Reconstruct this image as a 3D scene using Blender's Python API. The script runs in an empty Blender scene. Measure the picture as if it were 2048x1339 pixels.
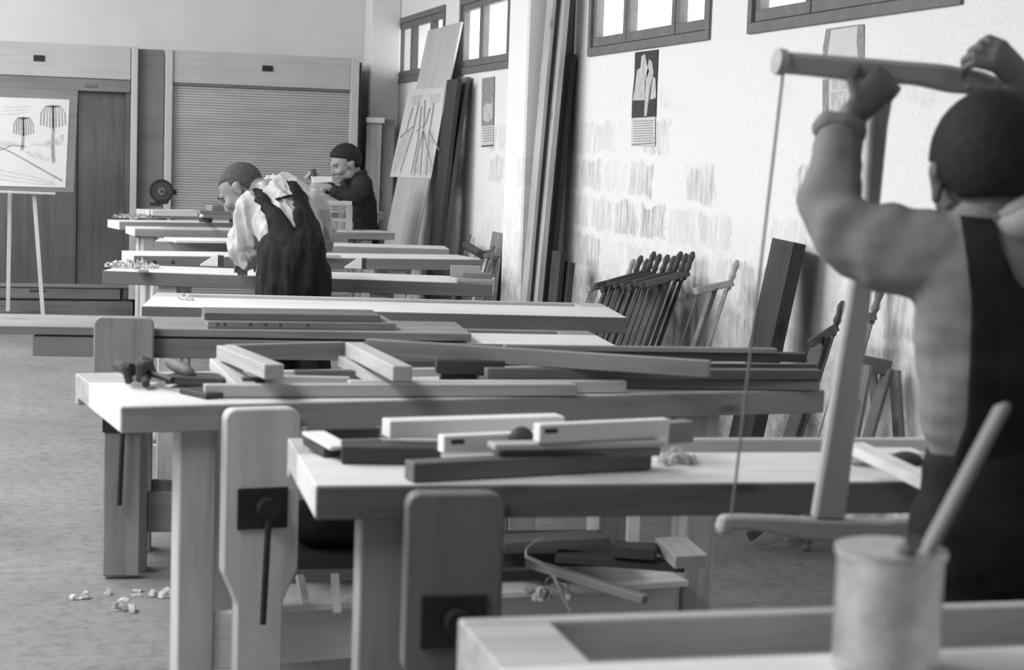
import bpy, bmesh, math, random
from mathutils import Vector, Matrix, noise
from mathutils.bvhtree import BVHTree
random.seed(7)
C = bpy.context.scene.collection
SC = bpy.context.scene

# ------------------------------------------------------------------ camera
FP = 3600.0; CAMH = 1.40
YAW, PITCH, ROLL = math.radians(15.1), math.radians(5.8), 0.034
Fv = Vector((math.sin(YAW)*math.cos(PITCH), math.cos(YAW)*math.cos(PITCH), -math.sin(PITCH)))
R0 = Vector((math.cos(YAW), -math.sin(YAW), 0)); U0 = R0.cross(Fv)
Rv = R0*math.cos(ROLL) + U0*math.sin(ROLL); Uv = U0*math.cos(ROLL) - R0*math.sin(ROLL)
CP = Vector((0, 0, CAMH))
cam = bpy.data.objects.new('camera', bpy.data.cameras.new('camera')); C.objects.link(cam)
M = Matrix((Rv, Uv, -Fv)).transposed().to_4x4(); M.translation = CP
cam.matrix_world = M
cam.data.sensor_width = 36; cam.data.lens = FP/2048*36; cam.data.clip_start = 0.05
cam.data.dof.use_dof = True; cam.data.dof.focus_distance = 8.6; cam.data.dof.aperture_fstop = 5.0
SC.camera = cam

# ------------------------------------------------------------------ world, light, exposure
SC.view_settings.view_transform = 'Standard'; SC.view_settings.look = 'None'
SC.view_settings.gamma = 1; SC.view_settings.use_curve_mapping = False
SC.view_settings.exposure = 0.0
w = bpy.data.worlds.new('sky'); SC.world = w; w.use_nodes = True
w.node_tree.nodes['Background'].inputs[0].default_value = (1, 1, 1, 1)
w.node_tree.nodes['Background'].inputs[1].default_value = 2.2
LEFT_WIN = [(5.2, 7.2), (7.9, 9.9), (10.6, 12.6), (13.0, 14.8)]       # daylight enters by the big windows of the left wall
for a, b in LEFT_WIN:
    l = bpy.data.lights.new('left_window_daylight', 'AREA'); l.shape = 'RECTANGLE'; l.size = b-a; l.size_y = 1.3
    l.energy = 60
    o = bpy.data.objects.new('left_window_daylight', l); C.objects.link(o)
    o.location = (-4.62, (a+b)/2, 2.85); o.rotation_euler = (0, math.radians(-90), 0)
    o.rotation_euler = (math.radians(90), 0, math.radians(-90))
for a, b in [(5.5, 7.34), (7.82, 9.66), (10.98, 12.82)]:       # and by the row of small high windows on the right
    l = bpy.data.lights.new('right_window_daylight', 'AREA'); l.shape = 'RECTANGLE'; l.size = 1.8; l.size_y = .5; l.energy = 14
    o = bpy.data.objects.new('right_window_daylight', l); C.objects.link(o)
    o.location = (3.32, (a+b)/2, 2.22); o.rotation_euler = (math.radians(78), 0, math.radians(90))
ADDED_ROOF_WIN = [(-3.0, -1.2, 1.4, 3.6), (-3.0, -1.2, 4.6, 8.2), (-3.0, -1.2, 9.4, 13.0)]         # unseen roof lights, added to brighten the bench tops from above
for a, b, c_, d in ADDED_ROOF_WIN:
    l = bpy.data.lights.new('added_roof_light', 'AREA'); l.shape = 'RECTANGLE'; l.size = b-a; l.size_y = d-c_; l.energy = 40*(b-a)*(d-c_)
    o = bpy.data.objects.new('added_roof_light', l); C.objects.link(o); o.location = ((a+b)/2, (c_+d)/2, 3.83)
l = bpy.data.lights.new('rear_fill_light', 'AREA'); l.shape = 'RECTANGLE'; l.size = 2.4; l.size_y = 1.2; l.energy = 8  # fill light added behind the camera, before a windowless wall
o = bpy.data.objects.new('rear_fill_light', l); C.objects.link(o)
o.location = (-1.5, -2.85, 2.4); o.rotation_euler = (math.radians(90), 0, 0)

# ------------------------------------------------------------------ pixel -> world helpers (2048 x 1339 frame)
def ray(x, y): return Fv + Rv*((x-1024)/FP) - Uv*((y-669.5)/FP)
def Zp(x, y, z): r = ray(x, y); return CP + r*((z-CAMH)/r.z)
def Xp(x, y, X): r = ray(x, y); return CP + r*(X/r.x)
def Yp(x, y, Y): r = ray(x, y); return CP + r*(Y/r.y)
def Dp(x, y, d): return CP + ray(x, y)*d

# ------------------------------------------------------------------ materials (the photograph is black and white)
def nodes(name):
    m = bpy.data.materials.new(name); m.use_nodes = True
    nt = m.node_tree; return m, nt, nt.nodes['Principled BSDF']
def N(nt, t, **k):
    n = nt.nodes.new(t)
    for a, v in k.items():
        if a in n.inputs.keys(): n.inputs[a].default_value = v
        else: setattr(n, a, v)
    return n
def ramp(nt, stops):
    n = nt.nodes.new('ShaderNodeValToRGB'); e = n.color_ramp.elements
    while len(e) < len(stops): e.new(0.5)
    for i, (p, v) in enumerate(stops): e[i].position = p; e[i].color = (v, v, v, 1)
    return n
def wood(name, v, axis='x', contrast=1.0, rough=.62, knots=True, grain=1.0):
    m, nt, b = nodes(name); L = nt.links.new
    tc = N(nt, 'ShaderNodeTexCoord'); oi = N(nt, 'ShaderNodeObjectInfo')
    add = N(nt, 'ShaderNodeVectorMath', operation='ADD')
    sc = N(nt, 'ShaderNodeVectorMath', operation='SCALE'); sc.inputs['Scale'].default_value = 9
    cx = N(nt, 'ShaderNodeCombineXYZ'); L(oi.outputs['Random'], cx.inputs[0]); L(oi.outputs['Random'], cx.inputs[1])
    L(cx.outputs[0], sc.inputs[0]); L(tc.outputs['Object'], add.inputs[0]); L(sc.outputs[0], add.inputs[1])
    mp = N(nt, 'ShaderNodeMapping')
    s = {'x': (1.6, 26, 26), 'z': (26, 26, 1.6), 'y': (26, 1.6, 26)}[axis]
    mp.inputs['Scale'].default_value = [q*grain for q in s]; L(add.outputs[0], mp.inputs[0])
    n1 = N(nt, 'ShaderNodeTexNoise', Scale=1.0, Detail=7.0, Roughness=.62, Distortion=.35); L(mp.outputs[0], n1.inputs['Vector'])
    n2 = N(nt, 'ShaderNodeTexNoise', Scale=2.3, Detail=3.0); L(add.outputs[0], n2.inputs['Vector'])
    c = contrast
    r1 = ramp(nt, [(.25, v*(1-.38*c)), (.5, v), (.8, v*(1+.16*c))]); L(n1.outputs['Fac'], r1.inputs[0])
    r2 = ramp(nt, [(.3, 1-.25*c), (.65, 1.0)]); L(n2.outputs['Fac'], r2.inputs[0])
    mul = N(nt, 'ShaderNodeMix', data_type='RGBA', blend_type='MULTIPLY'); mul.inputs[0].default_value = 1
    L(r1.outputs[0], mul.inputs[6]); L(r2.outputs[0], mul.inputs[7]); out = mul.outputs[2]
    if knots:
        mk = N(nt, 'ShaderNodeMapping'); mk.inputs['Scale'].default_value = {'x': (2.6, 7, 7), 'z': (7, 7, 2.6), 'y': (7, 2.6, 7)}[axis]; L(add.outputs[0], mk.inputs[0])
        vo = N(nt, 'ShaderNodeTexVoronoi', Scale=1.0); L(mk.outputs[0], vo.inputs['Vector'])
        rk = ramp(nt, [(.06, .42), (.13, 1.0)]); L(vo.outputs['Distance'], rk.inputs[0])
        m2 = N(nt, 'ShaderNodeMix', data_type='RGBA', blend_type='MULTIPLY'); m2.inputs[0].default_value = .8
        L(out, m2.inputs[6]); L(rk.outputs[0], m2.inputs[7]); out = m2.outputs[2]
    L(out, b.inputs['Base Color']); b.inputs['Roughness'].default_value = rough
    b.inputs['Specular IOR Level'].default_value = .25
    bp = N(nt, 'ShaderNodeBump', Strength=.18, Distance=.002); L(n1.outputs['Fac'], bp.inputs['Height']); L(bp.outputs[0], b.inputs['Normal'])
    return m
def plain(name, v, rough=.7, var=.12, scale=6, metal=0, bump=0, spec=.3):
    m, nt, b = nodes(name); L = nt.links.new
    tc = N(nt, 'ShaderNodeTexCoord'); n1 = N(nt, 'ShaderNodeTexNoise', Scale=scale, Detail=6.0, Roughness=.6); L(tc.outputs['Object'], n1.inputs['Vector'])
    r = ramp(nt, [(.3, v*(1-var)), (.7, v*(1+var))]); L(n1.outputs['Fac'], r.inputs[0]); L(r.outputs[0], b.inputs['Base Color'])
    b.inputs['Roughness'].default_value = rough; b.inputs['Metallic'].default_value = metal; b.inputs['Specular IOR Level'].default_value = spec
    if bump:
        bp = N(nt, 'ShaderNodeBump', Strength=bump, Distance=.004); L(n1.outputs['Fac'], bp.inputs['Height']); L(bp.outputs[0], b.inputs['Normal'])
    return m
PINE = wood('pine_light', .47); PINEZ = wood('pine_light_upright', .45, 'z')
PINE_W = wood('pine_white', .74, contrast=.5, knots=False); PINE_WZ = wood('pine_white_upright', .68, 'z', contrast=.5, knots=False)
TOPW = wood('bench_top_wood_lit', .66, contrast=.55, knots=False)  # tops toned paler for the light falling on them
AGED = wood('aged_pine', .24); AGEDZ = wood('aged_pine_upright', .28, 'z')
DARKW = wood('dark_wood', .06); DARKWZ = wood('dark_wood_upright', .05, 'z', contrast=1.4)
MIDW = wood('middling_wood', .15); MIDWZ = wood('middling_wood_upright', .2, 'z')
CAB_L = wood('cabinet_pale_wood', .46, contrast=.35, knots=False); CAB_LZ = wood('cabinet_pale_wood_upright', .5, 'z', contrast=.3, knots=False)
CAB_D = wood('cabinet_dark_veneer', .115, 'z', contrast=1.1, knots=False, grain=.6); CAB_M = wood('cabinet_mid_wood', .2, contrast=.6, knots=False)
SLAT = wood('shutter_slat_wood', .47, contrast=.5, knots=False)
PLY = wood('plywood', .5, 'z', contrast=.55, knots=False, grain=.35)
SAWW = wood('saw_beech', .4, 'z', contrast=.6, knots=False); SAWD = wood('saw_worn_wood', .075, 'z', contrast=.8, knots=False)
METAL = plain('black_iron', .03, .5, .3, 20, .3); STEEL = plain('dull_steel', .25, .4, .2, 20, .8)
PAINT = plain('window_paint', .15, .6, .15, 12); PAPER = plain('paper', .58, .8, .04, 5); INK = plain('dark_ink', .05, .8, .2, 9)
INKM = plain('grey_ink', .27, .85, .3, 30); INKL = plain('pale_wash', .48, .85, .25, 22)
SHAV = plain('wood_shaving', .7, .7, .1, 9)
SKIN = plain('skin', .25, .5, .1, 12); SKIN_L = plain('skin_light', .3, .5, .1, 12); SKIN_M = plain('skin_mid', .2, .5, .1, 12); SKIN_D = plain('skin_tanned', .13, .5, .1, 12)
HAIR = plain('black_hair', .018, .8, .4, 60, bump=.6); HAIRS = plain('cropped_hair', .06, .85, .4, 120, bump=.4)
SHIRT = plain('white_shirt_cloth', .42, .85, .07, 9, bump=.15)
OVER = plain('navy_overall_cloth', .022, .9, .35, 10, bump=.2, spec=.1); JACKET = plain('dark_jacket_cloth', .032, .9, .3, 10, bump=.2, spec=.1)
SWEAT = plain('grey_sweater_knit', .23, .95, .1, 25, bump=.35, spec=.1); COLLAR = plain('pale_collar_knit', .46, .95, .1, 30, bump=.4)
CORD = plain('cord', .2, .9, .2, 40)

# ------------------------------------------------------------------ mesh helpers
def link(name, bm, mat, parent=None, smooth=False, mw=None):
    me = bpy.data.meshes.new(name); bm.normal_update(); bm.to_mesh(me); bm.free()
    if mat: me.materials.append(mat)
    if smooth:
        for p in me.polygons: p.use_smooth = True
    o = bpy.data.objects.new(name, me); C.objects.link(o)
    if parent: o.parent = parent
    if mw is not None: o.matrix_basis = mw
    return o
def tag(o, label, cat, group=None, kind=None):
    if label: o['label'] = label
    if cat: o['category'] = cat
    if group: o['group'] = group
    if kind: o['kind'] = kind
    return o
def empty(name, loc, label, cat, group=None, rot=0):
    o = bpy.data.objects.new(name, None); C.objects.link(o); o.location = loc; o.rotation_euler = (0, 0, rot)
    o.empty_display_size = .1
    return tag(o, label, cat, group)
def abox(bm, x0, x1, y0, y1, z0, z1, bev=0.0):
    r = bmesh.ops.create_cube(bm, size=1)
    for v in r['verts']:
        v.co = Vector(((x0+x1)/2+v.co.x*(x1-x0), (y0+y1)/2+v.co.y*(y1-y0), (z0+z1)/2+v.co.z*(z1-z0)))
    if bev:
        es = list({e for v in r['verts'] for e in v.link_edges})
        bmesh.ops.bevel(bm, geom=es, offset=bev, segments=1, affect='EDGES')
    return r
def box(name, dims, mat, parent=None, bev=.003, c=True, loc=None, rot=None):
    """box object whose own origin sits at its centre, so the grain follows it"""
    x0, x1, y0, y1, z0, z1 = dims
    cx, cy, cz = (x0+x1)/2, (y0+y1)/2, (z0+z1)/2
    bm = bmesh.new(); b = min(bev, .3*min(x1-x0, y1-y0, z1-z0)); abox(bm, x0-cx, x1-cx, y0-cy, y1-cy, z0-cz, z1-cz, b)
    mw = Matrix.Translation((cx, cy, cz))
    if rot is not None: mw = mw @ rot
    return link(name, bm, mat, parent, mw=mw)
def prism(name, pts, t, mat, parent=None, mw=None, bev=.003, smooth=False):
    """outline pts (u,v) in local XZ, thickness t along local +Y"""
    bm = bmesh.new(); vs = [bm.verts.new((u, 0, v)) for u, v in pts]; f = bm.faces.new(vs)
    r = bmesh.ops.extrude_face_region(bm, geom=[f]); vv = [g for g in r['geom'] if isinstance(g, bmesh.types.BMVert)]
    bmesh.ops.translate(bm, verts=vv, vec=(0, t, 0)); bmesh.ops.recalc_face_normals(bm, faces=bm.faces)
    if bev: bmesh.ops.bevel(bm, geom=list(bm.edges), offset=bev, segments=1, affect='EDGES')
    return link(name, bm, mat, parent, mw=mw, smooth=smooth)
def frame_from(P1, P2, upish=Vector((0, 0, 1))):
    x = (P2-P1).normalized(); y = upish.cross(x).normalized(); z = x.cross(y)
    m = Matrix((x, y, z)).transposed().to_4x4(); return m
def inv_parent(o, parent):
    """parent o (already placed in world) under parent keeping its world place"""
    mw = o.matrix_basis.copy(); o.parent = parent
    pm = Matrix.LocRotScale(parent.location, parent.rotation_euler, parent.scale)
    o.matrix_basis = pm.inverted() @ mw
    return o
def board3(name, P1, P2, wdt, t, mat, parent=None, up=Vector((0, 0, 1)), bev=.002):
    """plank whose near top edge runs P1->P2; width goes to the left of P1->P2 (away from camera), thickness down"""
    m = frame_from(P1, P2, up); L = (P2-P1).length
    bm = bmesh.new(); abox(bm, -L/2, L/2, -wdt/2, wdt/2, -t/2, t/2, min(bev, t*.3, wdt*.3))
    c = (P1+P2)/2 + m.to_3x3() @ Vector((0, wdt/2, -t/2)); m.translation = c
    o = link(name, bm, mat, mw=m)
    if parent: inv_parent(o, parent)
    return o
def board(p1, p2, z, wdt, t, mat, label=None, cat='board', group=None, parent=None):
    name = cat.replace(' ', '_')
    z1, z2 = z if isinstance(z, tuple) else (z, z)
    o = board3(name, Zp(*p1, z1), Zp(*p2, z2), wdt, t, mat, parent)
    if label: tag(o, label, cat, group)
    return o
def rod(name, A, B, r, mat, parent=None, seg=12, r2=None):
    A = Vector(A); B = Vector(B); bm = bmesh.new(); L = (B-A).length
    bmesh.ops.create_cone(bm, cap_ends=True, segments=seg, radius1=r, radius2=r if r2 is None else r2, depth=L)
    q = (B-A).to_track_quat('Z', 'Y'); m = q.to_matrix().to_4x4(); m.translation = (A+B)/2
    return link(name, bm, mat, parent, smooth=False, mw=m)
def tube_into(bm, pts, rad, ref=Vector((0, 1, 0)), seg=14, caps=True):
    """closed tapering tube with elliptical rings; rad = list of (a, b): a across ref, b along ref"""
    pts = [Vector(p) for p in pts]; rad = [(r, r) if not isinstance(r, tuple) else r for r in rad]
    n = len(pts); rings = []
    def ring(c, t, a, b):
        s = t.cross(ref)
        if s.length < .05: s = t.cross(Vector((1, .1, 0)))
        s.normalize(); u = s.cross(t).normalized()
        return [bm.verts.new(c + s*a*math.cos(q) + u*b*math.sin(q)) for q in [2*math.pi*i/seg for i in range(seg)]]
    T = []
    for i in range(n):
        T.append((pts[min(i+1, n-1)]-pts[max(i-1, 0)]).normalized())
    if caps:
        a, b = rad[0]; k = min(a, b)
        rings.append(ring(pts[0]-T[0]*k*.85, T[0], a*.45, b*.45)); rings.append(ring(pts[0]-T[0]*k*.5, T[0], a*.82, b*.82))
    for i in range(n): rings.append(ring(pts[i], T[i], *rad[i]))
    if caps:
        a, b = rad[-1]; k = min(a, b)
        rings.append(ring(pts[-1]+T[-1]*k*.5, T[-1], a*.82, b*.82)); rings.append(ring(pts[-1]+T[-1]*k*.85, T[-1], a*.45, b*.45))
    for r1, r2 in zip(rings, rings[1:]):
        for i in range(seg): bm.faces.new((r1[i], r1[(i+1) % seg], r2[(i+1) % seg], r2[i]))
    bm.faces.new(list(reversed(rings[0]))); bm.faces.new(rings[-1])
def smooth_path(pts, rad, k=4):
    """Catmull-Rom through pts and radii"""
    P = [Vector(p) for p in pts]; R = [Vector(r) if isinstance(r, tuple) else Vector((r, r)) for r in rad]
    oP, oR = [], []
    for i in range(len(P)-1):
        a, b, c, d = (max(i-1, 0), i, i+1, min(i+2, len(P)-1))
        for j in range(k):
            t = j/k
            cr = lambda X: .5*((2*X[b]) + (X[c]-X[a])*t + (2*X[a]-5*X[b]+4*X[c]-X[d])*t*t + (3*X[b]-X[a]-3*X[c]+X[d])*t*t*t)
            oP.append(cr(P)); oR.append(cr(R))
    oP.append(P[-1]); oR.append(R[-1])
    return oP, [(r.x, r.y) for r in oR]
def ell_into(bm, c, r, m=None, seg=20):
    q = bmesh.ops.create_uvsphere(bm, u_segments=seg, v_segments=seg//2+2, radius=1)
    m = m or Matrix.Identity(3)
    for v in q['verts']: v.co = Vector(c) + m @ Vector((v.co.x*r[0], v.co.y*r[1], v.co.z*r[2]))
def remeshed(name, bm, mat, parent, voxel, smooth_it=6, disp=None, factor=.5):
    """fuse overlapping closed shells into one continuous smooth surface"""
    me = bpy.data.meshes.new('tmp'); bmesh.ops.recalc_face_normals(bm, faces=bm.faces); bm.to_mesh(me); bm.free()
    o = bpy.data.objects.new('tmp', me); C.objects.link(o)
    md = o.modifiers.new('r', 'REMESH'); md.mode = 'VOXEL'; md.voxel_size = voxel; md.use_smooth_shade = True
    sm = o.modifiers.new('s', 'SMOOTH'); sm.iterations = smooth_it; sm.factor = factor
    dg = bpy.context.evaluated_depsgraph_get(); dg.update()
    m2 = bpy.data.meshes.new_from_object(o.evaluated_get(dg), depsgraph=dg)
    bpy.data.objects.remove(o); bpy.data.meshes.remove(me)
    if disp:
        nrm = [v.normal.copy() for v in m2.vertices]
        for v, nn in zip(m2.vertices, nrm): v.co += nn*disp(v.co)
    m2.name = name; m2.materials.clear(); m2.materials.append(mat)
    for p in m2.polygons: p.use_smooth = True; p.material_index = 0
    r = bpy.data.objects.new(name, m2); C.objects.link(r)
    if parent: inv_parent(r, parent)
    return r
def bvh_of(o):
    m = o.matrix_basis.copy()
    if o.parent: m = Matrix.LocRotScale(o.parent.location, o.parent.rotation_euler, o.parent.scale) @ m
    return BVHTree.FromPolygons([m @ v.co for v in o.data.vertices], [list(p.vertices) for p in o.data.polygons])
def drape(name, left, right, tree, mat, parent, off=.004, t=.004, nu=8, nv=24):
    """cloth strap lying on a body: rows between two outlines, pressed on to the surface under them, with thickness"""
    def samp(L, s):
        s *= len(L)-1; i = min(int(s), len(L)-2); f = s-i
        return (L[i][0]+(L[i+1][0]-L[i][0])*f, L[i][1]+(L[i+1][1]-L[i][1])*f)
    bm = bmesh.new(); G = []; last = None
    for j in range(nv+1):
        l, r = samp(left, j/nv), samp(right, j/nv); row = []
        for i in range(nu+1):
            x, y = l[0]+(r[0]-l[0])*i/nu, l[1]+(r[1]-l[1])*i/nu
            d = ray(x, y).normalized(); hit = tree.ray_cast(CP, d)
            if hit[0] is None: q = tree.find_nearest(CP + d*((last-CP).length if last else 3)); hp, hn = q[0], q[1]
            else: hp, hn = hit[0], hit[1]
            last = hp; row.append((hp, hn))
        G.append(row)
    V = [[bm.verts.new(p+n*off) for p, n in row] for row in G]
    W = [[bm.verts.new(p+n*(off+t)) for p, n in row] for row in G]
    for j in range(nv):
        for i in range(nu):
            bm.faces.new((W[j][i], W[j][i+1], W[j+1][i+1], W[j+1][i])); bm.faces.new((V[j+1][i], V[j+1][i+1], V[j][i+1], V[j][i]))
    for j in range(nv):
        bm.faces.new((V[j][0], W[j][0], W[j+1][0], V[j+1][0])); bm.faces.new((W[j][nu], V[j][nu], V[j+1][nu], W[j+1][nu]))
    for i in range(nu):
        bm.faces.new((V[0][i], V[0][i+1], W[0][i+1], W[0][i])); bm.faces.new((W[nv][i], W[nv][i+1], V[nv][i+1], V[nv][i]))
    bmesh.ops.recalc_face_normals(bm, faces=bm.faces)
    o = link(name, bm, mat, mw=Matrix.Identity(4), smooth=True)
    if parent: inv_parent(o, parent)
    return o

# ================================================================== THE ROOM
XW, YB, XL, YF, ZC = 3.0, 15.3, -4.6, -3.0, 3.7
def struct(name, boxes, mat, bev=0):
    bm = bmesh.new()
    for b in boxes: abox(bm, *b, bev)
    o = link(name, bm, mat); o['kind'] = 'structure'; return o
def wallmat():
    m, nt, b = nodes('whitewashed_wall'); L = nt.links.new
    tc = N(nt, 'ShaderNodeTexCoord'); g = N(nt, 'ShaderNodeNewGeometry')
    mp = N(nt, 'ShaderNodeMapping'); mp.inputs['Rotation'].default_value = (0, math.radians(90), math.radians(90)); L(tc.outputs['Object'], mp.inputs[0])
    sx = N(nt, 'ShaderNodeSeparateXYZ'); L(tc.outputs['Object'], sx.inputs[0])
    cb = N(nt, 'ShaderNodeCombineXYZ'); L(sx.outputs['Y'], cb.inputs[0]); L(sx.outputs['Z'], cb.inputs[1])
    nz = N(nt, 'ShaderNodeTexNoise', Scale=6.0, Detail=6.0, Roughness=.65); L(cb.outputs[0], nz.inputs['Vector'])
    wob = N(nt, 'ShaderNodeVectorMath', operation='MULTIPLY_ADD'); L(nz.outputs['Color'], wob.inputs[0]); wob.inputs[1].default_value = (.22, .16, 0); L(cb.outputs[0], wob.inputs[2])
    br = N(nt, 'ShaderNodeTexBrick'); L(wob.outputs[0], br.inputs['Vector'])      # hollow blocks showing faintly through worn limewash
    for k, v in {'Scale': 1.0, 'Mortar Size': .035, 'Mortar Smooth': .9, 'Brick Width': .42, 'Row Height': .21}.items(): br.inputs[k].default_value = v
    br.inputs['Color1'].default_value = (0, 0, 0, 1); br.inputs['Color2'].default_value = (1, 1, 1, 1); br.inputs['Mortar'].default_value = (0, 0, 0, 1)
    n2 = N(nt, 'ShaderNodeTexNoise', Scale=1.5, Detail=2.0); L(cb.outputs[0], n2.inputs['Vector'])
    mst = N(nt, 'ShaderNodeMapping'); mst.inputs['Scale'].default_value = (30, 4, 1); L(cb.outputs[0], mst.inputs[0])
    n3 = N(nt, 'ShaderNodeTexNoise', Scale=1.0, Detail=6.0, Roughness=.7); L(mst.outputs[0], n3.inputs['Vector'])
    r2 = ramp(nt, [(.36, 0), (.56, 1)]); L(n2.outputs['Fac'], r2.inputs[0]); r3 = ramp(nt, [(.38, .0), (.62, 1)]); L(n3.outputs['Fac'], r3.inputs[0])
    rb = ramp(nt, [(.3, 0), (.9, 1)]); L(br.outputs['Color'], rb.inputs[0])
    # worn band is at hand height, from 0.9 to 1.7 m
    rz = N(nt, 'ShaderNodeMapRange'); rz.interpolation_type = 'SMOOTHSTEP'
    for k, v in {'From Min': 1.85, 'From Max': 1.45}.items(): rz.inputs[k].default_value = v
    L(sx.outputs['Z'], rz.inputs['Value'])
    def mult(a, c2):
        q = N(nt, 'ShaderNodeMath', operation='MULTIPLY'); L(a, q.inputs[0]); L(c2, q.inputs[1]); return q.outputs[0]
    fac = mult(mult(mult(rb.outputs[0], r2.outputs[0]), r3.outputs[0]), rz.outputs[0])
    # scuffed and splashed foot of the wall
    rl = N(nt, 'ShaderNodeMapRange'); rl.interpolation_type = 'SMOOTHSTEP'
    for k, v in {'From Min': 1.25, 'From Max': .25}.items(): rl.inputs[k].default_value = v
    L(sx.outputs['Z'], rl.inputs['Value'])
    n4 = N(nt, 'ShaderNodeTexNoise', Scale=5.0, Detail=9.0, Roughness=.75); L(tc.outputs['Object'], n4.inputs['Vector'])
    r4 = ramp(nt, [(.45, 0), (.62, 1)]); L(n4.outputs['Fac'], r4.inputs[0])
    f2 = mult(rl.outputs[0], r4.outputs[0])
    n5 = N(nt, 'ShaderNodeTexNoise', Scale=70.0, Detail=4.0); L(tc.outputs['Object'], n5.inputs['Vector'])
    r5 = ramp(nt, [(.3, .71), (.5, .77), (.7, .80)]); L(n5.outputs['Fac'], r5.inputs[0])
    m1 = N(nt, 'ShaderNodeMix', data_type='RGBA'); L(fac, m1.inputs[0]); L(r5.outputs[0], m1.inputs[6]); m1.inputs[7].default_value = (.36, .36, .36, 1)
    m2 = N(nt, 'ShaderNodeMix', data_type='RGBA'); L(f2, m2.inputs[0]); L(m1.outputs[2], m2.inputs[6]); m2.inputs[7].default_value = (.34, .34, .34, 1)
    L(m2.outputs[2], b.inputs['Base Color']); b.inputs['Roughness'].default_value = .9; b.inputs['Specular IOR Level'].default_value = .1
    bp = N(nt, 'ShaderNodeBump', Strength=.5, Distance=.006); L(n4.outputs['Fac'], bp.inputs['Height']); L(bp.outputs[0], b.inputs['Normal'])
    return m
WALL = wallmat(); WALLP = plain('plain_limewash', .72, .9, .05, 3, bump=.3)
FLOORM = plain('dusty_concrete', .42, .85, .2, 1.6, bump=.25)
def floormat():
    m, nt, b = nodes('dusty_concrete_floor'); L = nt.links.new
    tc = N(nt, 'ShaderNodeTexCoord')
    a = N(nt, 'ShaderNodeTexNoise', Scale=1.3, Detail=8.0, Roughness=.65); L(tc.outputs['Object'], a.inputs['Vector'])
    c = N(nt, 'ShaderNodeTexNoise', Scale=22.0, Detail=8.0, Roughness=.7); L(tc.outputs['Object'], c.inputs['Vector'])
    r = ramp(nt, [(.3, .13), (.5, .175), (.7, .21)]); L(a.outputs['Fac'], r.inputs[0]); r2 = ramp(nt, [(.3, .6), (.5, 1), (.72, 1.12)]); L(c.outputs['Fac'], r2.inputs[0])
    mx = N(nt, 'ShaderNodeMix', data_type='RGBA', blend_type='MULTIPLY'); mx.inputs[0].default_value = 1; L(r.outputs[0], mx.inputs[6]); L(r2.outputs[0], mx.inputs[7])
    L(mx.outputs[2], b.inputs['Base Color']); b.inputs['Roughness'].default_value = .85; b.inputs['Specular IOR Level'].default_value = .2
    bp = N(nt, 'ShaderNodeBump', Strength=.3, Distance=.004); L(c.outputs['Fac'], bp.inputs['Height']); L(bp.outputs[0], b.inputs['Normal'])
    return m
struct('floor', [(XL-.3, XW+.3, YF-.3, YB+.3, -.12, 0)], floormat())
struct('ceiling', [(XL-.3, -3.0, YF-.3, YB+.3, ZC, ZC+.15), (-1.2, XW+.3, YF-.3, YB+.3, ZC, ZC+.15), (-3.0, -1.2, YF-.3, 1.4, ZC, ZC+.15), (-3.0, -1.2, 3.6, 4.6, ZC, ZC+.15), (-3.0, -1.2, 8.2, 9.4, ZC, ZC+.15), (-3.0, -1.2, 13.0, YB+.3, ZC, ZC+.15)], plain('old_ceiling', .35, .9))
WINS = [(13.34, 15.18), (10.98, 12.82), (7.82, 9.66), (5.5, 7.34)]; WZ0, WZ1 = 1.96, 2.47
bx = [(XW, XW+.3, YF, YB+.3, 0, WZ0), (XW, XW+.3, YF, YB+.3, WZ1, ZC)]
ys = [YB+.3] + [q for a, b in WINS for q in (b, a)] + [YF]
for i in range(0, len(ys), 2): bx.append((XW, XW+.3, ys[i+1], ys[i], WZ0, WZ1))
struct('wall_right', bx, WALL)
struct('wall_back', [(XL, XW, YB, YB+.3, 0, ZC)], WALLP)
struct('wall_front', [(XL, XW, YF-.3, YF, 0, ZC)], plain('dim_front_wall', .2, .9))
bx = [(XL-.3, XL, YF, YB, 0, 2.15), (XL-.3, XL, YF, YB, 3.55, ZC)]
ys = [YF] + [q for ab in LEFT_WIN for q in ab] + [YB]
for i in range(0, len(ys), 2): bx.append((XL-.3, XL, ys[i], ys[i+1], 2.15, 3.55))
struct('wall_left', bx, WALLP)
struct('trim_1', [(2.73, XW, 10.0, 10.42, 0, ZC)], WALL, .012)
struct('trim_2', [(2.74, XW, 15.02, YB, 0, ZC)], WALL, .012)
gm, gnt, gb = nodes('window_glass')
tr = N(gnt, 'ShaderNodeBsdfTransparent'); gl = N(gnt, 'ShaderNodeBsdfGlossy', Roughness=.05); mx = N(gnt, 'ShaderNodeMixShader'); mx.inputs[0].default_value = .06
gnt.links.new(tr.outputs[0], mx.inputs[1]); gnt.links.new(gl.outputs[0], mx.inputs[2]); gnt.links.new(mx.outputs[0], gnt.nodes['Material Output'].inputs[0])
def frame_rect(bm, x0, x1, y0, y1, z0, z1, wy, wz):
    abox(bm, x0, x1, y0, y1, z0, z0+wz, .002); abox(bm, x0, x1, y0, y1, z1-wz, z1, .002)
    abox(bm, x0, x1, y0, y0+wy, z0+wz, z1-wz, .002); abox(bm, x0, x1, y1-wy, y1, z0+wz, z1-wz, .002)
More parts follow.
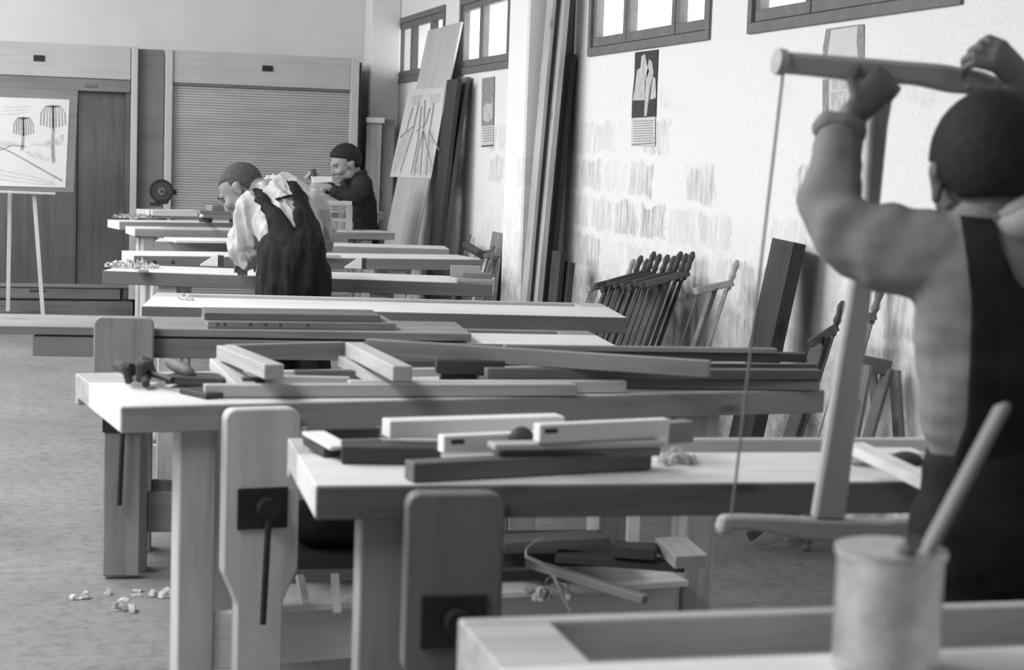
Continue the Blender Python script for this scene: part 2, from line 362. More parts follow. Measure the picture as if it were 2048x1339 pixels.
for i, (a, b) in enumerate(WINS):
    e = bpy.data.objects.new('window_%d' % (i+1), None); C.objects.link(e); e.location = (XW, (a+b)/2, WZ0); e['kind'] = 'structure'
    W = b-a; H = WZ1-WZ0; bm = bmesh.new()
    frame_rect(bm, -.015, .06, -W/2-.01, W/2+.01, -.02, H+.01, .045, .045)
    fr = link('window_frame', bm, PAINT, e)
    for f0, f1 in ((.025, .33), (.34, .735), (.745, .975)):
        y1, y0 = W/2-f0*W, W/2-f1*W
        bm = bmesh.new(); frame_rect(bm, .0, .045, y0, y1, .03, H-.03, .045, .05)
        s = link('sash', bm, PAINT, e)
        bm = bmesh.new(); abox(bm, .02, .024, y0+.04, y1-.04, .07, H-.07); link('pane', bm, gm, s)
for i, (a, b) in enumerate(LEFT_WIN):
    e = bpy.data.objects.new('window_%d' % (i+5), None); C.objects.link(e); e.location = (XL, (a+b)/2, 2.15); e['kind'] = 'structure'
    bm = bmesh.new(); frame_rect(bm, -.3, -.2, -(b-a)/2, (b-a)/2, 0, 1.4, .06, .06); abox(bm, -.28, -.22, -.03, .03, .06, 1.34)
    link('window_frame', bm, PAINT, e)

# ================================================================== CABINETS AGAINST THE BACK WALL
YC = 14.6
def cz(px, py): return Yp(px, py, YC)
def cabinet_left():
    t = empty('sliding_door_cabinet', (-.25, YC+.3, 0), 'wide wooden cabinet with dark sliding doors at the left, behind the easel', 'cabinet')
    ox, oy = -.25, YC+.3
    def q(name, x0, x1, y0, y1, z0, z1, m, par=t, bev=.004): return box(name, (x0-ox, x1-ox, y0-oy, y1-oy, z0, z1), m, par, bev)
    q('cabinet_body', -1.3, .79, YC+.05, YB, 0, 2.10, CAB_M)
    h = q('header_panel', -1.3, .76, YC, YC+.05, 1.86, 2.12, CAB_L)
    for x in (.02, -1.0): 
        s = q('label_slot', x, x+.085, YC-.008, YC, 1.975, 2.022, METAL)
    q('edge_strip', .765, .815, YC-.03, YC+.05, .13, 2.12, CAB_LZ)
    q('track_rail', -1.3, .76, YC-.02, YC+.05, 1.76, 1.855, CAB_M)
    k = q('catch', .40, .50, YC-.03, YC-.02, 1.795, 1.812, STEEL)
    for x0, x1, y in ((-1.3, .355, YC+.012), (.345, .725, YC+.03)):
        q('sliding_door', x0, x1, y, y+.02, .24, 1.76, CAB_D)
    q('door_post', .725, .765, YC, YC+.05, .13, 1.76, CAB_D)
    q('bottom_rail', -1.3, .765, YC-.01, YC+.05, .215, .245, CAB_M)
    d = q('drawer_front', -1.3, .70, YC+.0, YC+.03, .125, .21, MIDW); q('drawer_pull', .0, .12, YC-.012, YC, .185, .197, DARKW)
    q('plinth', -1.3, .80, YC-.03, YC+.05, 0, .11, MIDW)
cabinet_left()
t = box('gap_panel', (.816, 1.025, YC+.05, YC+.08, 0, 2.11), CAB_M, bev=.003)
tag(t, 'dark upright board in the gap between the two tall back cabinets', 'board')
def cabinet_right():
    ox, oy = 1.8, YC+.3
    t = empty('shutter_cabinet', (ox, oy, 0), 'pale wooden cabinet with a slatted roller shutter, at the back right', 'cabinet')
    def q(name, x0, x1, y0, y1, z0, z1, m, par=t, bev=.004): return box(name, (x0-ox, x1-ox, y0-oy, y1-oy, z0, z1), m, par, bev)
    q('cabinet_body', 1.04, 2.585, YC+.08, YB, 0, 2.10, CAB_M)
    q('side_frame', 1.03, 1.085, YC-.03, YC+.08, 0, 2.11, CAB_LZ); q('side_frame', 2.51, 2.575, YC-.03, YC+.08, 0, 2.11, CAB_LZ)
    q('header_panel', 1.085, 2.51, YC-.01, YC+.08, 1.855, 2.11, CAB_L)
    q('label_slot', 1.79, 1.875, YC-.02, YC-.01, 1.975, 2.022, METAL)
    q('shutter_track', 1.085, 2.51, YC+.0, YC+.08, 1.835, 1.853, CAB_M)
    bm = bmesh.new(); n = 84
    for i in range(n):
        z = .06 + i*(1.775/n); abox(bm, 1.085-ox, 2.51-ox, YC+.02-oy, YC+.035-oy, z, z+1.775/n-.003, .002)
    s = link('shutter_slats', bm, SLAT, t); s['kind'] = 'stuff'
    q('base_rail', 1.085, 2.51, YC, YC+.08, 0, .06, CAB_L)
    q('side_skirt', 2.577, 2.60, YC, YB, 0, 2.08, DARKWZ)
cabinet_right()

# ================================================================== WORKBENCHES
def chop_outline(w, h, sh, dx):
    """leg vice jaw: wide above, stepped in at the shoulders below, from foot (z 0) to h"""
    a, b, r = w/2, w/2-dx, .02
    return [(-b, 0), (b, 0), (b, sh-.05), (b+dx*.35, sh-.02), (a, sh+.03), (a, h-r), (a-r*.4, h-r*.3), (a-r, h), (-a+r, h), (-a+r*.4, h-r*.3), (-a, h-r), (-a, sh+.03), (-b-dx*.35, sh-.02), (-b, sh-.05)]
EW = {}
def shaded_edge_wood(v):  # same bench wood, darkened to paint shade on the fronts
    if v not in EW: EW[v] = wood('shaded_edge_wood', v, contrast=.9)
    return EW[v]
def bench(fl, fr, z, W, label, thick=.063, tray=.17, top=TOPW, edge=None, chop=.29, leg_l=.2, leg_r=.36, woodm=PINE, woodz=PINEZ, board_z=(.13, .26), x_end=None, handle=True, proud=.0, front=.3, jaw=None, low=None, rear_dx=0, lower=True, sh=.30):
    A, B = (fl, fr) if isinstance(fl, Vector) else (Zp(*fl, z), Zp(*fr, z))
    if x_end: B = A + (B-A)*((x_end-A.x)/(B.x-A.x))
    L = (B-A).length; ang = math.atan2(B.y-A.y, B.x-A.x)
    t = empty('workbench', (A.x, A.y, 0), label, 'workbench', 'joiners benches standing in rows', ang)
    rw = W-tray-.03
    box('bench_slab', (0, L, .016, rw, z-thick, z), top, t, .002)
    box('front_shade_strip', (.0005, L-.0005, 0, .0155, z-thick, z-.0008), shaded_edge_wood(front), t, .002)  # thin strip carrying the painted shade of the bench front
    if tray > 0:
        box('tray_floor', (.12, L-.12, rw, W-.03, z-thick-.01, z-thick+.008), woodm, t, .001)
        box('rear_rail', (0, L, W-.03, W, z-thick-.02, z), woodm, t, .003)
        box('tray_end', (0, .12, rw, W-.03, z-thick, z), woodm, t, .002); box('tray_end', (L-.12, L, rw, W-.03, z-thick, z), woodm, t, .002)
    for x in (leg_l, L-leg_r):
        box('leg', (x-.04, x+.05, .035, .125, 0, z-thick), woodz, t, .004)
        rx = x+rear_dx*(1 if x == leg_l else -.3)
        box('leg', (rx-.04, rx+.05, W-.17, W-.08, 0, z-thick-.02), woodz, t, .004)
        if not rear_dx: box('foot_rail', (x-.025, x+.035, .126, W-.171, .08, .18), woodm, t, .003)
    if lower:
        box('stretcher_board', (leg_l+.051, L-leg_r-.041, .05, .08, *board_z), low or woodm, t, .003)
        box('stretcher_board', (leg_l+rear_dx+.051, L-leg_r-.3*rear_dx-.041, W-.12, W-.09, .13, .24), woodm, t, .003)
    if chop is not None:
        ch = prism('vice_jaw', chop_outline(.185, z-.004+proud-.01, sh, .035), .05, jaw or woodz, t, Matrix.Translation((chop, -.058, .01)), .004)
        pl = box('screw_plate', (chop-.062, chop+.062, -.066, -.0585, .475, .575), METAL, t, .002)
        if handle:
            sc = rod('screw', (chop+.005, -.10, .53), (chop+.005, -.062, .53), .026, METAL, pl, 14)
            sc.matrix_basis = Matrix.Translation(Vector((.005, -.03, .005))) @ Matrix.Rotation(math.radians(90), 4, 'X')
            hd = rod('handle', (0, 0, 0), (0, 0, 1), .008, METAL, ch)
            hd.matrix_basis = Matrix.Translation((.0, -.045, .53-.01-.14)) @ Matrix.Rotation(.035, 4, 'Y') @ Matrix.Scale(.28, 4, (0, 0, 1))
    return t, A, B, ang
ZB = .77
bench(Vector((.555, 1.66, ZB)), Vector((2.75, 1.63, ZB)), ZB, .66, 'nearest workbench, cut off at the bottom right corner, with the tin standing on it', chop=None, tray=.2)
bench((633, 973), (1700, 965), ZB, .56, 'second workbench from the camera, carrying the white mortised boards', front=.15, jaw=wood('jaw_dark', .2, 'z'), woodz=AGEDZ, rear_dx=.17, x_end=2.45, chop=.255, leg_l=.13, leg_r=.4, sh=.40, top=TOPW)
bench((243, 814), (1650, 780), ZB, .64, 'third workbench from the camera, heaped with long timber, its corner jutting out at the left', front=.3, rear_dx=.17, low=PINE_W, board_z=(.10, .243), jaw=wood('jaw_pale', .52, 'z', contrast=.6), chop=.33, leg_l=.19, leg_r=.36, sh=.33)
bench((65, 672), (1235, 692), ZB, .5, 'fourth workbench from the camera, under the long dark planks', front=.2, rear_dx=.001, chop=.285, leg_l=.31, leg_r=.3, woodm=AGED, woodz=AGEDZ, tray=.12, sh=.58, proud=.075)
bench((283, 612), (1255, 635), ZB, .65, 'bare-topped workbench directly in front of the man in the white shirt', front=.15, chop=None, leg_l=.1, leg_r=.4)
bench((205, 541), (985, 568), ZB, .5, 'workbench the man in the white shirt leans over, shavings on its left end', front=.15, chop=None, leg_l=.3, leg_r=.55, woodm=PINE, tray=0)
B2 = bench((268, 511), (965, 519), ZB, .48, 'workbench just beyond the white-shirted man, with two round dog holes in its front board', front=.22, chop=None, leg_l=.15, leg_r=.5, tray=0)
for x_ in (.112, .212):
    hl_ = rod('dog_hole_shade', (0, 0, 0), (0, .0012, 0), .011, INK, B2[0], 16); hl_.matrix_basis = Matrix.Translation((x_, -.0006, ZB-.034)) @ Matrix.Rotation(math.pi/2, 4, 'X')  # black discs paint the shade of the holes
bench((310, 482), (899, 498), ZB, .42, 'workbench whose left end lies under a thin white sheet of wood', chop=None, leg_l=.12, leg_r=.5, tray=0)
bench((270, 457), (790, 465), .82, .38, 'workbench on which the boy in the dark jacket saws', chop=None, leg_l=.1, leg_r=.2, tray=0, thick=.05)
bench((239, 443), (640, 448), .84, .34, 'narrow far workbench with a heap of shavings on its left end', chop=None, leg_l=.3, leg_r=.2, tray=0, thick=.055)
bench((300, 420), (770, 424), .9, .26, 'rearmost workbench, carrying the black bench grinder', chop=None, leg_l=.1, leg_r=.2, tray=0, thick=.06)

# ================================================================== THINGS LEANING ON OR HANGING FROM THE RIGHT WALL
def on_plane(x, y, P0, n): r = ray(x, y); return CP + r*((P0-CP).dot(n)/r.dot(n))
def slab_quad(name, TL, TR, dn, t, mat, parent=None, bev=.002, bend=0.0, taper=0.0):
    """leaning plank: top edge TL->TR, running down by dn; thickness goes to the back of it"""
    z = (-dn).normalized(); xx = TR-TL; x = (xx - z*xx.dot(z)).normalized(); y = z.cross(x)
    m = Matrix((x, y, z)).transposed().to_4x4(); W = xx.dot(x); L = dn.length; sh = xx.dot(z)
    m.translation = TL + x*W/2 + dn/2
    bm = bmesh.new(); K = 10 if bend else 1; rows = []
    for k in range(K+1):
        s = k/K; zz = L/2 - L*s; b = bend*math.sin(math.pi*s); w2 = W/2*(1+taper*s)
        rows.append([bm.verts.new((-w2, b, zz)), bm.verts.new((w2, b, zz+(sh if k == 0 else 0))), bm.verts.new((w2, b+t, zz+(sh if k == 0 else 0))), bm.verts.new((-w2, b+t, zz))])
    for a, b in zip(rows, rows[1:]):
        for i in range(4): bm.faces.new((a[i], a[(i+1) % 4], b[(i+1) % 4], b[i]))
    bm.faces.new(list(reversed(rows[0]))); bm.faces.new(rows[-1]); bmesh.ops.recalc_face_normals(bm, faces=bm.faces)
    o = link(name, bm, mat, mw=m)
    if parent: inv_parent(o, parent)
    return o
def quad_sheet(name, pts, mat, parent=None, t=.0008, n=None):
    """thin paper sheet through 4+ world points"""
    c = sum(pts, Vector())/len(pts); bm = bmesh.new()
    vs = [bm.verts.new(p-c) for p in pts]; f = bm.faces.new(vs); f.normal_update()
    nn = n or f.normal
    r = bmesh.ops.extrude_face_region(bm, geom=[f]); vv = [g for g in r['geom'] if isinstance(g, bmesh.types.BMVert)]
    bmesh.ops.translate(bm, verts=vv, vec=nn*t); bmesh.ops.recalc_face_normals(bm, faces=bm.faces)
    o = link(name, bm, mat, mw=Matrix.Translation(c))
    if parent: inv_parent(o, parent)
    return o
def strokes(name, polys, P0, n, off, mat, parent):
    """flat ink shapes printed or drawn on a sheet"""
    bm = bmesh.new(); c = P0
    for pl in polys:
        vs = [bm.verts.new(on_plane(x, y, P0 - n*off, n) - c) for x, y in pl]
        try: bm.faces.new(vs)
        except Exception: pass
    o = link(name, bm, mat, mw=Matrix.Translation(c)); inv_parent(o, parent); return o
def line_poly(pts, w0, w1=None):
    w1 = w0 if w1 is None else w1; n = len(pts); L, R = [], []
    for i, (x, y) in enumerate(pts):
        a = pts[max(i-1, 0)]; b = pts[min(i+1, n-1)]; dx, dy = b[0]-a[0], b[1]-a[1]; q = math.hypot(dx, dy) or 1
        w = (w0+(w1-w0)*i/(n-1))/2; L.append((x-dy/q*w, y+dx/q*w)); R.append((x+dy/q*w, y-dx/q*w))
    return [(L[i], L[i+1], R[i+1], R[i]) for i in range(n-1)]
# big plywood sheet with a drawing pinned to it
TL, TR = Xp(856, 61, 2.965), Xp(923, 40, 2.965)
TR.z = TL.z; dn = Vector((-.42, -.0, -TL.z))
ply = slab_quad('plywood_sheet', TL, TR, dn, .014, PLY)
tag(ply, 'tall plywood sheet leaning on the right wall beside the back windows, drawing fixed to it', 'plywood sheet')
pn = (TR-TL).cross(dn).normalized(); pn = pn if pn.dot(ray(850, 200)) > 0 else -pn
P0 = TL - pn*.002
e = empty('mountain_drawing', on_plane(835, 356, P0, pn), 'brush drawing of steep peaks on pale paper, fixed to the leaning plywood sheet', 'drawing')
quad_sheet('sheet', [on_plane(x, y, P0, pn) for x, y in [(818, 178), (889, 176), (884, 230), (862, 357), (780, 353), (800, 260)]], PAPER, e, n=-pn)
st = []
for a in [[(838, 205), (826, 260), (800, 345)], [(843, 212), (836, 280), (822, 348)], [(850, 200), (846, 280), (840, 350)], [(868, 205), (858, 270), (852, 350)], [(826, 215), (812, 262)], [(860, 215), (850, 250), (832, 262)], [(846, 262), (856, 300), (864, 335)], [(800, 275), (815, 262), (830, 250)], [(858, 262), (878, 300)], [(846, 265), (836, 300), (828, 350)]]: st += line_poly(a, 3.2, 2)
strokes('drawing_lines', st, P0, pn, .0022, INKM, e)
for pl_ in [[(797, 285), (822, 258), (812, 300), (792, 345), (784, 345)], [(850, 268), (866, 262), (868, 320), (862, 345), (846, 345)], [(822, 192), (845, 188), (842, 205), (824, 212)], [(860, 188), (882, 187), (878, 205), (858, 210)], [(836, 262), (845, 262), (838, 345), (826, 346)]]: strokes('drawing_wash', [pl_], P0, pn, .0014, INKL, e)
a, b = Xp(922, 155, 2.95), Xp(934, 152, 2.95); b.z = a.z
tag(slab_quad('plank', a, b, Vector((-.16, .0, -a.z)), .03, MIDWZ, bend=-.03), 'bowed dark plank leaning on the wall just right of the plywood sheet', 'plank')
a, b = Xp(894, 160, 2.86), Xp(916, 156, 2.86); b.z = a.z  # dark plank fills the gap to paint its shade
tag(slab_quad('plank', a, b, Vector((-.12, .0, -a.z)), .03, DARKWZ, bend=-.02), 'dark upright plank standing in for the shade between the plywood sheet and the bowed plank', 'plank')
# planks in the back corner
for (x0, x1, y, dy, d, m, lb) in ((734, 764, 248, .0, -.14, PINEZ, 'pale plank leaning in the back corner behind the boy in the dark jacket'),
                              (766, 790, 238, .0, -.10, AGEDZ, 'darker plank leaning in the back corner behind the pale one')):
    a, b = Yp(x0, y, 14.72+.05*(x0 > 740)), Yp(x1, y, 14.72+.05*(x0 > 740)); b.z = a.z
    tag(slab_quad('plank', a, b, Vector((-.0+ d*.3, d, -a.z)), .03, m), lb, 'plank')
a = Yp(752, 247, 14.66)
tag(box('wood_offcut', (a.x-.075, a.x+.075, 14.68, 14.78, a.z+.006, a.z+.05), PINE_W), 'small white block resting on top of the pale corner plank', 'wood block')
# long planks by the pilaster
for (x0, x1, y, X0, d, m, t, lb) in (
        (1114, 1134, -40, 2.88, -.14, PINEZ, .03, 'tall pale plank leaning beside the wall pilaster, reaching out of the picture'),
        (1137, 1143, -40, 2.97, -.10, AGEDZ, .03, 'narrow tall plank leaning behind the tall pale one'),
        (1127, 1143, 110, 2.95, -.12, DARKWZ, .03, 'dark weathered plank leaning right of the tall pale plank'),
        (1098, 1110, -40, 2.83, -.13, PINEZ, .02, 'thin lath leaning at the left edge of the tall pale plank')):
    a, b = Xp(x0, y, X0), Xp(x1, y, X0); b.z = a.z
    tag(slab_quad('plank', a, b, Vector((d, -.0, -a.z)), t, m), lb, 'plank', 'planks by the pilaster')
for (x0, x1, y, X0, lb) in ((1105, 1122, 500, 2.8, 'short dark offcut at the foot of the leaning planks'), (1119, 1140, 520, 2.84, 'second short dark offcut by the wall, right of the leaning planks')):
    a, b = Xp(x0, y, X0), Xp(x1, y, X0); b.z = a.z
    tag(slab_quad('wood_offcut', a, b, Vector((-.05, 0, -a.z)), .03, DARKWZ), lb, 'offcut')
a, b = Xp(1545, 475, 2.9), Xp(1588, 484, 2.86)
dk = tag(slab_quad('plank', a, b, Vector((-.2, -.0, -a.z)), .05, wood('weathered_plank', .05, 'z', contrast=1.6)), 'thick dark weathered plank standing against the wall beyond the saw cord', 'plank')

# ---- bow saws
def bow_saw(PL, PR, dn, label, group, mat=SAWD, knob=.075, cheek_t=.024, stretch=.05, blade=True, mcheek=None):
    O = Vector(((PL.x+PR.x)/2+dn.x, (PL.y+PR.y)/2+dn.y, 0)); t = empty('bow_saw', O, label, 'saw', group)
    mc = mcheek or mat
    def bar(name, A, B, w, th, m):
        x = (B-A).normalized(); y = x.cross(Vector((0, -1, .2))).normalized(); z = x.cross(y)
        mm = Matrix((x, y, z)).transposed().to_4x4(); mm.translation = (A+B)/2; L = (B-A).length
        bm = bmesh.new(); abox(bm, -L/2, L/2, -w/2, w/2, -th/2, th/2, .003)
        o = link(name, bm, m, mw=mm); inv_parent(o, t); return o
    bar('cheek', PL, PR, .03, cheek_t, mc); bar('cheek', PL+dn, PR+dn, .035, cheek_t, mat)
    m0, m1 = (PL+PR)/2, (PL+PR)/2+dn
    bar('stretcher', m0, m1, .022, stretch, mat)
    if blade: bar('blade', PL*.1+PR*.9+dn*.03, PL*.1+PR*.9+dn*.97, .0025, .05, SAWD if mat is SAWD else mat)
    A = PL*.93+PR*.07
    o = rod('cord', A, A+dn, .003, CORD, seg=6); inv_parent(o, t)
    up = -dn.normalized()
    for q, s, nm in ((PR*.95+PL*.05, up, 'handle'), (PR*.95+PL*.05+dn, -up, 'handle')):
        bm = bmesh.new(); k = knob if s is up else min(knob, .045)
        P, Rr = smooth_path([q-s*.02, q+s*.015, q+s*k*.4, q+s*k*.75, q+s*k*1.1, q+s*k*1.3], [.013, .011, .016, .012, .017, .012], 3)
        tube_into(bm, P, Rr, seg=10)
        o = link(nm, bm, mc, mw=Matrix.Identity(4), smooth=True); inv_parent(o, t)
    return t
random.seed(3)
knobs = [(1257, 556), (1272, 550), (1284, 557), (1298, 543), (1309, 548), (1325, 550), (1338, 553), (1351, 545), (1362, 549), (1375, 546)]
where = ['leftmost saw of the crowded row on the wall, with a pale end bar', 'second saw from the left in the crowded row on the wall', 'third saw from the left in the crowded row on the wall', 'fourth from the left of the crowded saws, its knob standing highest', 'fifth saw from the left in the crowded row on the wall', 'sixth saw from the left in the crowded row on the wall', 'seventh saw from the left in the crowded row on the wall', 'eighth saw from the left in the crowded row on the wall', 'ninth saw from the left, next to last of the crowded row', 'rightmost saw of the crowded row on the wall']
for i, ((x, y), lb) in enumerate(zip(knobs, where)):
    PR = Xp(x, y, 2.93); PL = Xp(x-80, y+22, 2.93-.33)
    dn = Vector((-.27, -.02, -(min(PL.z, PR.z)-.05)))
    bow_saw(PL, PR, dn, lb, 'bow saws leaning on the right wall', SAWD, mcheek=SAWW if i == 0 else SAWD, stretch=.05+.015*(i % 3))
PR = Xp(1463, 566, 2.93); PL = Xp(1392, 582, 2.64)
bow_saw(PL, PR, Vector((-.24, 0, -(min(PL.z, PR.z)-.05))), 'pale bow saw leaning alone on the wall between the crowded saws and the dark plank', 'bow saws leaning on the right wall', MIDWZ, mcheek=SAWW)
PR = Xp(1748, 632, 2.95); PL = Xp(1700, 640, 2.80)
bow_saw(PL, PR, Vector((-.2, .0, -(min(PL.z, PR.z)-.05))), 'bow saw on the wall right behind the upright of the raised saw', 'bow saws leaning on the right wall', MIDWZ)
PR = Xp(1672, 655, 2.9); PL = Xp(1622, 686, 2.72)
bow_saw(PL, PR, Vector((-.2, .0, -(min(PL.z, PR.z)-.05))), 'dark broad saw low on the wall, left of the upright of the raised saw', 'bow saws leaning on the right wall', SAWD, stretch=.11)
# saws in the alcove before the pilaster
PR = Xp(1002, 507, 2.93); PL = Xp(968, 512, 2.82)
for k, lb in enumerate(['bow saw in the alcove left of the pilaster, nearest to the pilaster', 'bow saw in the alcove left of the pilaster, further from the pilaster']):
    s = Vector((0, .22*k, 0)); bow_saw(PL+s, PR+s, Vector((-.2, 0, -(PL.z-.04))), lb, 'bow saws in the alcove', MIDWZ, knob=.03)
a, b = Xp(985, 462, 2.985), Xp(1004, 466, 2.985); b.z = a.z
tag(slab_quad('wood_offcut', a, b, Vector((-.10, 0, -a.z)), .012, AGEDZ, taper=.9), 'tapering board leaning against the wall left of the pilaster', 'board')
t = empty('mallet', Xp(945, 497, 2.92), 'dark round headed mallet leaning on the wall left of the pilaster', 'mallet')
a, b = Xp(932, 490, 2.9), Xp(962, 508, 2.84)
inv_parent(rod('mallet_head', a, b, .028, SAWD), t); a = Xp(940, 470, 2.97); b = Xp(936, 520, 2.86); inv_parent(rod('handle', a, Vector((b.x-.18, b.y, .01)), .011, MIDW), t)
# small rough trestle of laths by the wall
t = empty('trestle', Xp(1750, 860, 2.8), 'small rough trestle of laths leaning on the wall beside the sweater', 'trestle')
A, B = Xp(1716, 708, 2.8), Xp(1786, 722, 2.93)
inv_parent(board3('rail', A, B, .03, .055, MIDW), t)
def lath(nm, p, q, X0, X1, wd=.03):
    a, b = Xp(*p, X0), Xp(*q, X1); o = slab_quad(nm, a, a+Vector((.02, -wd, 0)), b-a, .022, MIDWZ, bev=.001); inv_parent(o, t)
lath('leg', (1722, 728), (1690, 900), 2.8, 2.74); lath('leg', (1777, 738), (1788, 905), 2.92, 2.93); lath('brace', (1764, 735), (1722, 880), 2.9, 2.82); lath('brace', (1733, 728), (1742, 810), 2.86, 2.88, .02)

# ---- posters
def poster(name, quad, label, parts, X0=2.996):
    n = Vector((1, 0, 0)); P0 = Vector((X0, 0, 0)); c = on_plane(*quad[3], P0, n)
    e = empty(name, c, label, 'poster'); quad_sheet('sheet', [on_plane(x, y, P0, n) for x, y in quad], PAPER, e, n=-n)
    for nm, polys, m, off in parts: strokes(nm, polys, Vector((X0-.001, c.y, c.z)), n, off, m, e)
def wave(pts): return pts
txt = []
for i in range(9):
    y = 240+i*5.0; x1 = 1309 - (i*3 % 7)
    txt.append([(1266, y+1.5), (x1, y-.2), (x1, y+1.3), (1266, y+3)])
poster('poster', [(1270, 104), (1316, 98), (1311, 200), (1310, 292), (1262, 291), (1264, 200), (1268, 150)], 'narrow curling poster of white-robed figures on black above lines of text', [
    ('dark_print', [[(1270, 105), (1316, 99), (1313, 170), (1311, 233), (1263, 236), (1264, 200), (1269, 150)]], INK, .0008),
    ('pale_figures', [[(1283, 112), (1290, 108), (1294, 130), (1298, 142), (1290, 165), (1289, 200), (1265, 201), (1271, 165), (1274, 140), (1281, 135)],
                      [(1298, 118), (1304, 124), (1307, 145), (1301, 170), (1297, 200), (1293, 232), (1288, 232), (1290, 190), (1293, 150)],
                      [(1306, 152), (1311, 158), (1312, 196), (1300, 199), (1303, 170)]], INKL, .0014),
    ('text_lines', txt, INKM, .0010), ('bottom_rule', [[(1264, 288), (1309, 284), (1309, 286.5), (1264, 290.5)]], INKM, .0012)])
txt = [[(966, 256+i*5.2), (984, 254+i*5.2), (984, 255.8+i*5.2), (966, 257.8+i*5.2)] for i in range(6)]
poster('poster', [(964, 156), (989, 152), (988, 200), (986, 293), (962, 295), (963, 220)], 'narrow poster with a mottled grey picture, on the wall left of the pilaster', [
    ('grey_picture', [[(964, 157), (989, 153), (988, 200), (987, 250), (963, 253), (963, 220)]], INKM, .0008),
    ('picture_shapes', [[(966, 215), (972, 205), (978, 208), (985, 203), (985, 235), (976, 245), (966, 240)]], INKL, .0012),
    ('text_lines', txt, INKM, .0010), ('bottom_rule', [[(963, 291), (986, 289), (986, 291.5), (963, 293.5)]], INK, .0012)])
poster('poster', [(1652, 58), (1728, 48), (1727, 130), (1722, 225), (1645, 230), (1645, 150), (1646, 95)], 'pale wide poster half hidden behind the crossbar of the raised saw', [
    ('grey_edge', [[(1645, 160), (1657, 158), (1657, 229), (1645, 229)]], INKM, .0008), ('grey_edge', [[(1652, 58), (1662, 57), (1654, 110), (1646, 112), (1646, 95)]], INKM, .0008), ('grey_edge', [[(1715, 51), (1727, 49), (1725, 120), (1716, 120), (1713, 80)]], INKM, .0008), ('grey_edge', [[(1652, 58), (1726, 48), (1726, 50), (1652, 61)]], INKM, .0012),
    ('grey_block', [[(1662, 185), (1690, 180), (1690, 222), (1662, 225)], [(1664, 160), (1692, 156), (1692, 176), (1664, 180)]], INKL, .0010)])

# ---- easel with the palm tree drawing
YE = 13.0; n = Vector((0, 1, 0)); P0 = Vector((0, YE, 0))
e = empty('easel', Yp(40, 640, YE).copy(), 'easel at the left edge carrying the drawing board', 'easel'); e.location.z = 0
def eb(nm, p, q, w, th, m, y=YE):
    a, b = Yp(*p, y), Yp(*q, y); L = (b-a).length; x = (b-a).normalized(); z = x.cross(Vector((0, 1, 0))).normalized()
    mm = Matrix((x, Vector((0, 1, 0)), z)).transposed().to_4x4(); mm.translation = (a+b)/2
    bm = bmesh.new(); abox(bm, -L/2, L/2, -th/2, th/2, -w/2, w/2, .002); o = link(nm, bm, m, mw=mm); inv_parent(o, e); return o
eb('ledge', (-60, 381), (111, 387), .016, .05, CAB_L, YE-.02)
A = Yp(74, 390, YE-.03); B = Yp(72, 640, YE-.03); 
rod_ = eb('leg', (68, 385), (88, 655), .028, .025, CAB_LZ, YE+.02); eb('leg', (-40, 385), (-50, 655), .028, .025, CAB_LZ, YE+.02)
o = eb('rear_leg', (20, 380), (16, 622), .028, .025, CAB_LZ, YE+.35)
bd = quad_sheet('drawing_board', [on_plane(x, y, P0, n) for x, y in [(-60, 172), (156, 181), (147, 384), (-60, 378)]], CAB_M, None, .012, n=n)
tag(bd, 'dark drawing board standing on the easel behind the palm tree picture', 'drawing board')
P1 = Vector((0, YE-.002, 0)); e2 = empty('palm_drawing', on_plane(60, 376, P1, n), 'drawing of palm trees beside a road, on the easel at the left edge', 'drawing')
quad_sheet('sheet', [on_plane(x, y, P1, n) for x, y in [(-60, 192), (139, 199), (131, 375), (-60, 370)]], PAPER, e2, .001, n=-n)
P2 = Vector((.0, YE-.003, 1.6))
st = line_poly([(106, 212), (107, 250), (105, 290), (107, 325)], 5, 7) + line_poly([(46, 238), (47, 265), (44, 300)], 4, 6)
for (cx, cy, r) in ((106, 214, 25), (47, 238, 20)):
    for k in range(9):
        d = (k-4)/4*r; h = r*1.9 - abs(d)*.3
        st += line_poly([(cx, cy), (cx+d*.6, cy-5+abs(d)*.12), (cx+d*.95, cy+h*.3), (cx+d, cy+h*.9)], 1.6, 2.6)
st += line_poly([(0, 294), (30, 308), (60, 325), (95, 345), (124, 361)], 2, 4) + line_poly([(0, 300), (25, 290), (52, 293)], 2, 2)
strokes('palm_trees', st, P2, n, .0012, INKM, e2)
strokes('hills', [[(55, 288), (85, 286), (128, 268), (127, 290), (90, 292)], [(50, 302), (75, 305), (100, 318), (95, 322), (60, 312)], [(0, 280), (30, 284), (50, 294), (0, 291)]], P2, n, .0008, INKL, e2)
strokes('road', [line_poly([(0, 340+i*9), (60, 352+i*7), (110, 366+i*2)], 1.6, 1.2)[k] for i in range(3) for k in range(2)] + [line_poly([(5, 215+i*7), (60, 212+i*6)], 1.5, 1)[0] for i in range(3)], P2, n, .0010, INKL, e2)

